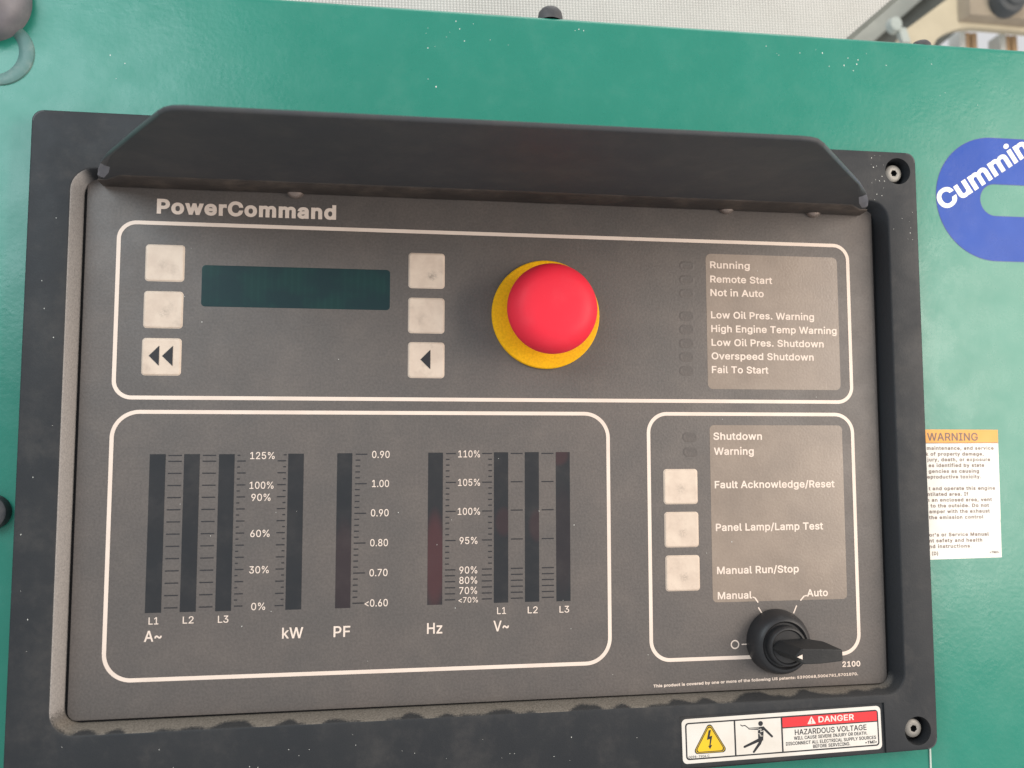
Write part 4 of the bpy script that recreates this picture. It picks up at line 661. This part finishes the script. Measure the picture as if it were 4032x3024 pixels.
# ------------------------------------------------------------------ display and membrane keys
bm = bm_new(); pts = rr(-128.0, -43.8, 62.7, 81.3, 1.5)
loft(bm, [(rr(-128.2, -43.6, 62.5, 81.5, 1.7), 0.04), (pts, 0.08)])
obj('display_screen', bm, SCREEN, pan, label='dark teal blank display')
def key_mesh():
    b = bm_new()
    k = lambda d, r, h: (rr(-8.15 + d, 8.15 - d, -8.05 + d, 8.05 - d, r), h)
    loft(b, [k(-0.35, 1.6, 0.02), k(-0.1, 1.4, 0.10), k(0.15, 1.2, 0.42), k(0.5, 1.0, 0.50), k(1.1, 0.8, 0.46), k(2.2, 0.6, 0.40)])
    return b
first = None
def key(x, z, label):
    global first
    if first is None: first = o = obj('membrane_key', key_mesh(), KEY, pan, (x, 0, z), smooth=30)
    else: o = first.copy(); COL.objects.link(o); place(o, pan, (x, 0, z))
    o['label'] = label; return o
key(-144.3, 81.9, 'blank worn cream key, upper left of the display')
key(-144.4, 60.6, 'blank cream key with a dark worn spot left of the display')
kd = key(-144.55, 39.3, 'cream key with a double left arrow')
key(-26.6, 81.6, 'blank cream key, upper right of the display')
key(-26.6, 60.3, 'blank cream key with grey smudges right of the display')
ks = key(-26.5, 39.3, 'cream key with a single left arrow')
key(95.8, -20.3, 'cream key beside the reset lettering'); key(95.95, -40.8, 'cream key beside the lamp test lettering'); key(96.15, -61.4, 'cream key beside the run stop lettering')
def arrow(parent, tris):
    b = bm_new()
    for t in tris: flat(b, t, 0.56)
    obj('arrow_symbol', b, INK, parent)
arrow(kd, [[(-149.9, 39.65), (-145.5, 35.2), (-145.5, 44.3)], [(-144.2, 39.65), (-139.65, 35.15), (-139.65, 44.3)]])
arrow(ks, [[(-29.2, 39.5), (-24.6, 35.0), (-24.6, 44.2)]])

# ------------------------------------------------------------------ indicator lamps (embossed under the film)
def lamp_mesh():
    b = bm_new()
    k = lambda d, h: (rr(-3.7 + d, 3.7 - d, -2.1 + d, 2.1 - d, 2.1 - d, 8), h)
    rg = loft(b, [k(-0.3, 0.01), k(0.25, 0.09), k(0.7, 0.10), k(1.1, 0.05), k(1.5, 0.04)], cap_last=True)
    return b
LAMPFILM = surf('lamp_film', (0.098, 0.086, 0.079), (0.116, 0.098, 0.088), rough=0.5, spec=0.4, grain=0.9, gstr=0.3, grainvar=0.08)
lamp = None
for x, z in ((100.75, 87.5), (100.65, 80.55), (100.55, 73.8), (100.35, 62.6), (100.25, 55.95), (100.1, 49.15), (100.0, 42.5), (99.9, 35.7), (100.95, 3.45), (101.2, -3.7)):
    if lamp is None: lamp = obj('indicator_lamp', lamp_mesh(), LAMPFILM, pan, (x, 0, z), smooth=35)
    else:
        o = lamp.copy(); COL.objects.link(o); place(o, pan, (x, 0, z))

# ------------------------------------------------------------------ bar gauges
def gauge(x0, x1, zt, zb, label):
    b = bm_new(); flat(b, rect(x0, x1, zb, zt), 0.06)
    return obj('bar_gauge', b, BAR, pan, label=label)
gauge(-148.2, -141.45, -4.2, -73.45, 'dark current bar above L1'); gauge(-133.6, -126.85, -4.2, -73.45, 'dark current bar above L2'); gauge(-118.6, -111.85, -4.25, -73.5, 'dark current bar above L3')
gauge(-88.4, -81.5, -4.1, -73.65, 'dark power bar')
gauge(-66.6, -59.85, -3.95, -73.6, 'dark power factor bar')
gauge(-25.25, -18.45, -3.78, -73.2, 'frequency bar glowing dull red over its lower half')
gauge(5.38, 12.08, -3.66, -73.05, 'dark voltage bar above L1'); gauge(19.97, 26.65, -3.62, -73.0, 'dark voltage bar above L2')
gauge(34.8, 41.5, -3.62, -73.1, 'voltage bar above L3, reddish at the top')

def scale_marks(rows):
    b = bm_new()
    for x0, x1, z in rows: flat(b, rect(x0, x1, z - 0.24, z + 0.24), HP)
    return obj('gauge_scale', b, INK, facep)
maj = [-4.78] + [-7.38 - (71.5 - 7.38) / 12 * i for i in range(13)]
rows = []
for x0, x1 in ((-140.3, -134.55), (-125.6, -119.85)): rows += [(x0, x1, z) for z in maj]
step = (71.5 - 7.38) / 24
rows += [(-110.62, -109.4, -4.78)]; rows += [(-110.62, -106.95 if i % 2 == 0 else -109.4, -7.35 - step * i) for i in range(25)]
scale_marks(rows)
rows = [(-90.4, -89.15, -4.62)] + [(-93.0 if i % 2 == 0 else -90.5, -89.3, -7.3 - (71.7 - 7.3) / 24 * i) for i in range(25)]
scale_marks(rows)
scale_marks([(-58.3 - i * 0.024, -53.1 - i * 0.024 if i % 5 == 0 else -56.2 - i * 0.024, -4.43 - (71.55 - 4.43) / 25 * i) for i in range(26)])
low = [-60.25, -62.95, -65.7, -68.45, -71.15]
rows = [(-17.0 - i * 0.01, -12.45 if i % 5 == 0 else -15.4, -4.22 - (57.58 - 4.22) / 20 * i) for i in range(21)] + [(-17.25, -12.55, z) for z in low]
scale_marks(rows)
rows = [(-0.12 if i % 5 == 0 else 2.75, 4.48, -4.22 - (57.54 - 4.22) / 20 * i) for i in range(21)] + [(-0.16, 4.47, z) for z in low]
scale_marks(rows)
for x0, x1 in ((13.35, 18.95), (27.95, 33.65)): scale_marks([(x0, x1, z) for z in [-4.24, -17.45, -30.63, -44.0, -57.5] + low])

NUM = [("125%", -105.1, -6.5, 3.15, -94.4), ("100%", -105.1, -19.8, 3.15, -94.6), ("90%", -104.2, -25.2, 3.15, -95.8), ("60%", -104.3, -41.25, 3.15, -95.9), ("30%", -104.4, -57.3, 3.15, -95.95), ("0%", -103.2, -73.4, 3.15, -97.15)]
lettering('percent_lettering', NUM, PRINT, facep, bold=0.012)
lettering('factor_lettering', [("0.90", -50.95, -6.15, 3.22, -42.95), ("1.00", -50.8, -19.43, 3.22, -43.1), ("0.90", -51.17, -32.75, 3.22, -43.15), ("0.80", -51.35, -46.25, 3.22, -43.3), ("0.70", -51.5, -59.72, 3.22, -43.35), ("<0.60", -53.5, -73.25, 3.22, -43.1)], PRINT, facep, bold=0.012)
lettering('percent_lettering', [("110%", -11.35, -6.0, 3.2, -1.2), ("105%", -11.4, -19.2, 3.2, -1.15), ("100%", -11.5, -32.55, 3.2, -1.13), ("95%", -10.6, -45.95, 3.2, -2.3), ("90%", -10.62, -59.4, 3.2, -2.36), ("80%", -10.65, -64.05, 3.2, -2.36), ("70%", -10.65, -68.7, 3.2, -2.4), ("<70%", -11.0, -72.6, 2.5, -2.0)], PRINT, facep, bold=0.012)
lettering('line_lettering', [("L1", -146.5, -78.45, 3.07, -142.4), ("L2", -132.2, -78.45, 3.07, -127.6), ("L3", -117.3, -78.53, 3.07, -112.8), ("L1", 6.9, -78.2, 3.07, 11.0), ("L2", 21.2, -78.25, 3.07, 25.9), ("L3", 36.2, -78.35, 3.07, 40.8)], PRINT, facep, bold=0.012)
lettering('unit_lettering', [("A~", -148.2, -85.8, 4.75, -140.8), ("kW", -89.6, -86.27, 4.8, -80.4), ("PF", -67.1, -86.33, 4.83, -59.7), ("Hz", -25.3, -86.15, 4.85, -18.3), ("V~", 5.16, -86.0, 4.85, 12.4)], PRINT, facep, bold=0.026)

# ------------------------------------------------------------------ hex socket screws in the frame
def hex_screw(x, z, label):
    b = bm_new()
    lathe(b, [(4.5, -0.5), (4.5, 3.6), (4.3, 4.3), (3.6, 4.8), (2.35, 5.0)], n=48, cap=False)
    rim = [v for v in b.verts if abs(v.co.y - 5.0) < 1e-4]
    rim.sort(key=lambda v: math.atan2(v.co.z, v.co.x))
    def hx(r, h): return [b.verts.new((r_ * math.cos(a), h, r_ * math.sin(a))) for a, r_ in ((-math.pi + 2 * math.pi * i / 48, r * math.cos(R(30)) / math.cos(((-math.pi + 2 * math.pi * i / 48) % R(60)) - R(30))) for i in range(48))]
    h1, h2 = hx(1.75, 4.9), hx(1.7, 2.6)
    for i in range(48):
        j = (i + 1) % 48
        face(b, (h1[i], h1[j], rim[j], rim[i])); face(b, (h2[i], h2[j], h1[j], h1[i]), 1)
    face(b, list(reversed(h2)), 1)
    s = obj('hex_socket_screw', b, [STEEL, DARK], pan, (x, 0, z), smooth=35); s['label'] = label
    return s
hex_screw(209.25, 137.35, 'steel hex socket screw sunk in the upper right corner'); hs = hex_screw(209.0, -137.1, 'steel hex socket screw sunk in the lower right corner'); hs.rotation_euler = (0, R(17), 0)

# ------------------------------------------------------------------ emergency stop button
es = thing('emergency_stop_button', 'red mushroom emergency stop button on a yellow round collar', 'button', (30.1, 0.1, 61.8))
bm = bm_new(); lathe(bm, [(26.0, 0.1), (26.0, 1.7), (25.6, 2.2), (25.0, 2.35), (13.5, 2.35)], n=96, cap=True)
obj('yellow_collar', bm, YELLOW, es, (30.1, 0, 61.8), smooth=35)
bm = bm_new(); lathe(bm, [(13.0, 2.3), (13.0, 13.0), (18.5, 14.6), (20.0, 15.8), (20.75, 17.4), (20.85, 18.8), (20.5, 20.6), (19.5, 22.8), (17.9, 24.9), (15.8, 26.4), (13.6, 27.3), (10.5, 27.75), (5.5, 27.95), (0.05, 28.0)], n=96)
obj('mushroom_head', bm, RED, es, (30.1, 0, 61.8), smooth=60)

# ------------------------------------------------------------------ selector switch
sw = thing('selector_switch', 'black rotary selector switch with a pointed lever turned sideways', 'switch', (142.4, 0.1, -94.5))
bm = bm_new(); lathe(bm, [(15.1, 0.05), (15.1, 2.6), (14.8, 4.4), (14.1, 6.6), (13.0, 8.6), (11.9, 9.6), (11.2, 9.9), (10.6, 9.4), (10.3, 8.6)], n=80, cap=True)
obj('base_ring', bm, KNOB, sw, (142.4, 0, -94.5), smooth=35)
bm = bm_new(); lathe(bm, [(9.4, 8.6), (9.4, 11.2), (9.1, 12.6), (8.6, 13.1), (8.0, 13.2), (7.6, 12.6), (7.4, 12.4)], n=64)
obj('collar', bm, KNOB, sw, (142.4, 0, -94.5), smooth=35)
bm = bm_new()
hull(bm, [(x, h, z) for x, z, h in ((134.0, -94.6, 13.0), (138, -91.2, 12.6), (150.5, -90.7, 12.6), (158.4, -91.7, 15.5), (158.4, -97.5, 15.5), (150.5, -98.5, 12.6), (138, -98.2, 12.6),
      (138.0, -94.9, 28.0), (141.2, -91.6, 28.2), (152, -92.0, 28.0), (161.4, -92.9, 26.8), (161.6, -98.0, 26.8), (150, -98.5, 28.0), (141.6, -98.4, 28.2))])
bmesh.ops.bevel(bm, geom=[e for e in bm.edges], offset=0.45, segments=2, profile=0.5, affect='EDGES')
fix_normals(bm)
lev = obj('lever', bm, LEVER, sw)
bm = bm_new(); flat(bm, [(138.6, -94.95), (141.2, -96.1), (141.2, -93.9)], 28.62)
obj('white_pointer', bm, PRINT, lev)

# ------------------------------------------------------------------ visor over the panel
vis = thing('sun_visor', 'black sheet metal visor jutting out above the control panel', 'visor', (10, 0, 117))
half_l = [(-173.0, -0.5), (-172.6, 3.5), (-170.6, 11), (-167.6, 18.7), (-163.8, 27), (-156.7, 39), (-139.5, 63.5), (-124.5, 84.6), (-121.6, 87.8), (-118.2, 89.8), (-114, 90.4)]
half_r = [(113.5, 91.6), (118.5, 91.2), (122.4, 89.9), (127.3, 85.6), (147.5, 64.2), (167.3, 43.4), (179.2, 28.8), (186, 19.2), (190.5, 11.3), (193.2, 3.5), (194.0, -0.5)]
outl = half_l + half_r                       # (x, h), clockwise seen from below
bm = bm_new()
lay = []
for z, d in ((118.9, 0.2), (118.7, 0.0), (117.9, 0.0), (117.4, 0.30), (117.12, 0.6), (117.0, 1.0)):
    ring_v = []
    for i, (x, h) in enumerate(outl):
        a, c = outl[max(i - 1, 0)], outl[min(i + 1, len(outl) - 1)]
        tx, th = c[0] - a[0], c[1] - a[1]; L = math.hypot(tx, th); nx_, nh_ = -th / L, tx / L      # outward
        hh = h + 0.0
        kk = 0 if i in (0, len(outl) - 1) else 1
        side = 1.0 if h > 40 else (1.0 + 3.6 * max(0.0, 1 - abs(h - 22) / 20))
        ring_v.append(bm.verts.new((x - nx_ * d * side, hh - nh_ * d * side * kk, z)))
    lay.append(ring_v)
for k, (a, b) in enumerate(zip(lay, lay[1:])):
    for i in range(len(a) - 1):
        hm = (outl[i][1] + outl[i + 1][1]) / 2
        face(bm, (a[i], a[i + 1], b[i + 1], b[i]), (2 if 9 < hm < 31 and k >= 2 else (1 if k < 4 and hm < 84 else 0)))  # bevel faces near the lower corners carry the painted glint
    face(bm, (a[-1], a[0], b[0], b[-1]))
face(bm, lay[0]); face(bm, list(reversed(lay[-1])))
fix_normals(bm)
obj('visor_plate', bm, [VISOR, EDGE, GLINT], vis, smooth=50)
bm = bm_new()                                # folded foot strip along the panel
pr = [(0.2, 117.02), (0.2, 116.4), (1.2, 115.9), (13.5, 116.35), (14.8, 116.6), (15.2, 117.02)]
xs = [-171.5, -168, -160] + [-150 + 300 * i / 60 for i in range(61)] + [180, 188, 192.0]
prev = None
for x in xs:
    taper = 1.0 if -165 < x < 185 else 0.55
    row = [bm.verts.new((x, hh * (taper if hh > 5 else 1), zz + 0.12 * noise.noise(Vector((x * 0.05, hh, 0))))) for hh, zz in pr]
    if prev:
        for i in range(len(row) - 1): face(bm, (prev[i], prev[i + 1], row[i + 1], row[i]))
    else: face(bm, row)
    prev = row
face(bm, list(reversed(prev))); fix_normals(bm)
obj('foot_strip', bm, surf('grimy_strip', (0.035, 0.029, 0.026), (0.05, 0.04, 0.034), rough=0.5, spec=0.4, grain=0.5, gstr=0.4, dust=0.45, dustcol=(0.15, 0.115, 0.09)), vis, smooth=40)
def visor_screw():
    b = bm_new(); lathe(b, [(4.25, 0.0), (4.25, 1.0), (4.0, 2.0), (3.2, 2.9), (1.8, 3.4), (0.05, 3.5)], n=40); return b
s1 = obj('visor_screw', visor_screw(), DIRTYSTEEL, vis, (-87.4, 0.1, 118.0), smooth=True); dup(s1, vis, (121.5, 0.1, 118.4)); dup(s1, vis, (167.3, 0.1, 118.3))

# ------------------------------------------------------------------ danger sticker on the lower rail
dan = thing('danger_sticker', 'white high voltage sticker with red heading and two pictograms on the lower black rail', 'sticker', (141, 7.2, -147))
C_, S_ = math.cos(R(TILT)), math.sin(R(TILT))
def L(u, v): return (91.9 + u * C_ - v * S_, -126.95 + u * S_ + v * C_)
def LP(pts): return [L(*q_) for q_ in pts]
H0 = 7.26
bm = bm_new(); flat(bm, LP(rr(0, 98.7, -20.1, 0, 2.2)), H0); obj('sticker_sheet', bm, WHITE, dan)
bm = bm_new()
ring(bm, LP(rr(1.6, 97.4, -18.5, -1.75, 1.6)), LP(rr(2.3, 96.75, -17.85, -2.4, 1.1)), H0 + 0.03)
flat(bm, LP(rect(25.2, 25.95, -17.9, -2.35)), H0 + 0.04); flat(bm, LP(rect(48.35, 49.1, -17.9, -2.35)), H0 + 0.04)
flat(bm, LP(rect(49.0, 96.8, -7.35, -6.85)), H0 + 0.06)
obj('black_rules', bm, INK, dan)
bm = bm_new(); flat(bm, LP(rr(49.1, 96.75, -6.95, -2.4, 0.3)), H0 + 0.045); obj('red_heading', bm, REDINK, dan)
def rtri(a, b, c, r, n=6):                   # triangle with rounded corners
    P3 = [a, b, c]; out = []
    for i in range(3):
        p0, p1, p2 = (Vector(P3[i - 1]), Vector(P3[i]), Vector(P3[(i + 1) % 3]))
        d0, d2 = (p0 - p1).normalized(), (p2 - p1).normalized(); hb = (d0 + d2).normalized(); an = d0.angle(d2) / 2
        ctr = p1 + hb * (r / math.sin(an))
        a0 = math.atan2(-(d0.y * hb.dot(d0) * 0 + (ctr - (p1 + d0 * (r / math.tan(an)))).y), -(ctr - (p1 + d0 * (r / math.tan(an)))).x)
        a2 = math.atan2(-(ctr - (p1 + d2 * (r / math.tan(an)))).y, -(ctr - (p1 + d2 * (r / math.tan(an)))).x)
        da = (a2 - a0 + math.pi) % (2 * math.pi) - math.pi
        out += [(ctr.x + r * math.cos(a0 + da * k / n), ctr.y + r * math.sin(a0 + da * k / n)) for k in range(n + 1)]
    return out
A3, B3, C3 = Vector((105.3, -128.4)), Vector((96.9, -142.9)), Vector((114.2, -142.6)); G3 = (A3 + B3 + C3) / 3
def sc3(k): return [tuple(G3 + (p_ - G3) * k) for p_ in (A3, B3, C3)]
bm = bm_new(); flat(bm, rtri(*sc3(1.0), 1.5), H0 + 0.03); ring(bm, rtri(*sc3(0.88), 1.2), rtri(*sc3(0.80), 1.0), H0 + 0.06)
o1 = obj('voltage_triangle', bm, INK, dan)
bm = bm_new(); flat(bm, rtri(*sc3(0.92), 1.3), H0 + 0.045); obj('yellow_field', bm, YELINK, o1)
bm = bm_new()
flat(bm, [(104.9, -132.4), (106.0, -132.3), (105.3, -135.2), (106.6, -134.9), (105.7, -139.2), (106.5, -139.0), (105.45, -140.9), (104.5, -139.4), (105.1, -139.35), (105.5, -136.3), (104.0, -136.7)], H0 + 0.07)
obj('lightning_bolt', bm, INK, o1)
bm = bm_new()
hf = H0 + 0.03
flat(bm, circ(130.3, -130.5, 1.15, 24), hf)
flat(bm, [(124.3, -132.2), (130.0, -132.0), (131.9, -131.8), (131.8, -133.2), (131.4, -138.3), (129.0, -138.0), (128.9, -133.3), (124.4, -132.95)], hf)
flat(bm, stroke((131.6, -132.5), (135.8, -136.6), 1.15, 1.0), hf + 0.004)
flat(bm, stroke((129.7, -137.8), (122.2, -140.7), 1.5, 1.0), hf + 0.006)
flat(bm, stroke((130.4, -137.6), (129.6, -139.6), 1.7, 1.4), hf + 0.008); flat(bm, stroke((129.7, -139.4), (126.7, -143.2), 1.4, 1.0), hf + 0.01)
for a, b in (((120.5, -130.7), (121.3, -131.2)), ((121.3, -131.2), (122.6, -131.0)), ((122.6, -131.0), (124.4, -132.4))): flat(bm, stroke(a, b, 0.4), hf + 0.012)
man_ = obj('shock_figure', bm, INK, dan, label='black pictogram of a falling figure')
bm = bm_new()
for a, b in (((129.0, -133.4), (130.6, -132.9)), ((130.6, -132.9), (130.1, -134.3)), ((130.1, -134.3), (131.7, -133.8)), ((129.1, -135.0), (130.3, -135.4)), ((130.3, -135.4), (129.8, -136.1)), ((129.8, -136.1), (131.2, -136.2))): flat(bm, bar(a, b, 0.28), hf + 0.02)
flat(bm, bar((124.6, -132.6), (129.4, -132.45), 0.22), hf + 0.021)
obj('figure_spark', bm, WHITE, man_)
bm = bm_new()
hr = H0 + 0.07
def LT(s, u0, v, cap, u1=None, **k):
    x, z = L(u0, v)
    text(bm, s, x, z, cap, (x + (u1 - u0)) if u1 is not None else None, h=hr, rot=TILT, **k)
LT("HAZARDOUS VOLTAGE", 55.05, -10.75, 2.5, 91.2, bold=0.02)
LT("WILL CAUSE SEVERE INJURY OR DEATH.", 54.5, -12.95, 1.55, 91.4, bold=0.03)
LT("DISCONNECT ALL ELECTRICAL SUPPLY SOURCES", 50.4, -15.25, 1.55, 95.8, bold=0.03)
LT("BEFORE SERVICING.", 63.8, -17.3, 1.55, 82.5, bold=0.03)
obj('sticker_lettering', bm, INK, dan)
bm = bm_new(); LT("•TMI•", 90.1, -17.2, 1.3, 95.9, bold=0.05, slant=0.2); obj('maker_lettering', bm, INK, dan)
bm = bm_new(); LT("0098-7904 C", 2.8, -17.7, 1.05, 12.8, bold=0.01); obj('number_lettering', bm, INK, dan)
bm = bm_new()
LT("DANGER", 67.1, -5.75, 2.75, 85.1, bold=0.04)
flat(bm, LP(rtri((63.6, -2.55), (61.4, -6.2), (65.8, -6.2), 0.25)), hr)
obj('heading_lettering', bm, WHITE, dan)
bm = bm_new(); flat(bm, LP(bar((63.6, -3.7), (63.6, -5.1), 0.45)), hr + 0.02); flat(bm, LP(circ(63.6, -5.65, 0.27, 12)), hr + 0.02); obj('exclamation_mark', bm, REDINK, dan)

# ------------------------------------------------------------------ pale specks of paint and grit
random.seed(11)
def specks(parent, pts, h, rmin=0.12, rmax=0.32):
    b = bm_new()
    for i, (x, z) in enumerate(pts):
        r = random.uniform(rmin, rmax); n = random.choice((5, 6, 7)); a = random.uniform(0, 6)
        st = random.uniform(0.8, 1.7)
        flat(b, [(x + r * (0.7 + 0.5 * random.random()) * math.cos(a + 2 * math.pi * k / n), z + r * st * math.sin(a + 2 * math.pi * k / n)) for k in range(n)], h + 0.001 * (i % 7))
    o = obj('paint_speck', b, SPECK, parent); o['kind'] = 'stuff'; return o
def scatter(n, x0, x1, z0, z1): return [(random.uniform(x0, x1), random.uniform(z0, z1)) for _ in range(n)]
def cluster(n, x, z, sx, sz): return [(random.gauss(x, sx), random.gauss(z, sz)) for _ in range(n)]
specks(cab, cluster(11, -17, 199, 8, 6) + cluster(3, 47, 205, 3, 1) + [q_ for q_ in cluster(15, 178, 200, 18, 5) if q_[1] < 208] + scatter(6, -190, 20, 165, 205) + scatter(3, 235, 285, 170, 190), -1.95, 0.13, 0.33)
specks(pan, scatter(26, -170, 195, -117, 115) + [(-84.2, -30.0), (7.5, -6.6), (-21.0, -46.0), (117.5, 12.2)], 0.13, 0.10, 0.22)
specks(bez_, scatter(16, 195, 203, 118, 145) + scatter(8, 205, 217, 100, 128) + scatter(26, -180, 85, -144, -126) + scatter(10, -198, -185, -90, 140), 8.05, 0.09, 0.22)

# ------------------------------------------------------------------ what shows above the cabinet
sheet = thing('canvas_sheet', 'white woven canvas sheet hanging behind the cabinet', 'canvas sheet', (60, -150, 180))
bm = bm_new()
pts = [(-330, 180), (152, 180), (284, 295.4), (330, 336), (360, 362), (420, 420), (-330, 420)]
loft(bm, [(pts, -152), (pts, -150)], cap_first=True); fix_normals(bm); obj('sheet_cloth', bm, WEAVE, sheet)
bm = bm_new(); flat(bm, bar((152, 179.5), (420, 415), 3.4), -149.6); obj('sheet_hem', bm, GREYWALL, sheet)
gw = thing('steel_post', 'slanted grey steel post between the canvas and the cream housing', 'post', (520, -500, 380))
bm = bm_new(); pw = [(400, 390), (490, 390), (700, 560), (700, 700), (620, 640)]
loft(bm, [(pw, -520), (pw, -500)], cap_first=True); fix_normals(bm)
obj('post_web', bm, GREYWALL, gw)
bm = bm_new(); loft(bm, [(bar((420, 412), (640, 606), 26), -500), (bar((420, 412), (640, 606), 24), -488)]); fix_normals(bm); obj('post_flange', bm, GREYLIGHT, gw)
cl = thing('white_clip', 'small white plastic clip hanging on the grey post', 'clip', (475, -380, 434))
bm = bm_new(); hull(bm, [(468 + 8 * math.cos(t) * sx, -380 + 8 * sy, 437 + 9 * math.sin(t) * sx) for t in [i * math.pi / 6 for i in range(12)] for sx, sy in ((1, -0.4), (0.8, 0.5))]); fix_normals(bm); obj('clip_body', bm, CLIPGREY, cl, smooth=True)
bm = bm_new(); hull(bm, [(475 + dx_ + (0 if dz_ > 0 else 5), -381 + dy_, 428 + dz_) for dx_ in (-4, 5) for dy_ in (-3, 3) for dz_ in (-10, 6)]); fix_normals(bm); obj('clip_tail', bm, CLIPGREY, cl)
hs_ = thing('cream_housing', 'cream moulded housing with an arched opening behind the top right corner', 'housing', (560, -400, 380))
bm = bm_new()
archp = [(498, 380), (530.3, 436.1), (537, 441.5), (547.6, 446.9), (557, 450), (567, 451.5), (582, 452.2), (599, 452.1), (640, 451.2), (760, 449)]
outer = [(440, 380), (485.7, 431), (492.8, 443.2), (560, 494), (700, 600), (760, 600)]
poly = outer + list(reversed(archp))
poly = ccw(poly)
tri = tessellate_polygon([[Vector((x, z, 0)) for x, z in poly]])
fr = [bm.verts.new((x, -400, z)) for x, z in poly]; bk = [bm.verts.new((x, -408, z)) for x, z in poly]
for t in tri:
    tri_face(bm, [fr[i] for i in t])
    a, b, c = [bk[i] for i in t]; face(bm, (a, b, c))
for i in range(len(poly)):
    j = (i + 1) % len(poly); face(bm, (fr[i], fr[j], bk[j], bk[i]))
bmesh.ops.recalc_face_normals(bm, faces=bm.faces)
obj('housing_shell', bm, CREAM, hs_)
bm = bm_new(); loft(bm, [([(556, 457), (780, 455), (780, 610), (556, 520)], -400), ([(562, 460), (780, 458), (780, 610), (562, 522)], -388)]); fix_normals(bm)
obj('housing_door', bm, TAN, hs_)
bm = bm_new(); flat(bm, rect(440, 800, 340, 480), -520); obj('inner_back', bm, INNER, hs_)
bm = bm_new(); lathe(bm, [(17.5, -388), (17.5, -378), (16, -374), (11, -372), (10.5, -369), (0.1, -368)], n=40); obj('round_knob', bm, DARKGREY, hs_, (601, 0, 475), smooth=35)
def block(x0, x1, label):
    t = thing('terminal_block', label, 'terminal block', ((x0 + x1) / 2, -450, 420), 'terminal blocks inside the cream housing')
    wdt = x1 - x0
    b = bm_new(); boxbm(b, x0, x0 + wdt * 0.30, -470, -450, 400, 476.5); fix_normals(b); obj('white_cover', b, BLOCKWHITE, t)
    b = bm_new(); boxbm(b, x0 + wdt * 0.305, x0 + wdt * 0.62, -472, -452, 400, 476); boxbm(b, x0 + wdt * 0.72, x1, -472, -452, 400, 476); fix_normals(b); obj('orange_barrier', b, BLOCKORANGE, t)
block(595.6, 618.8, 'white and orange terminal block nearest the arch curve'); block(647, 670, 'white and orange terminal block at the right edge of the photo')
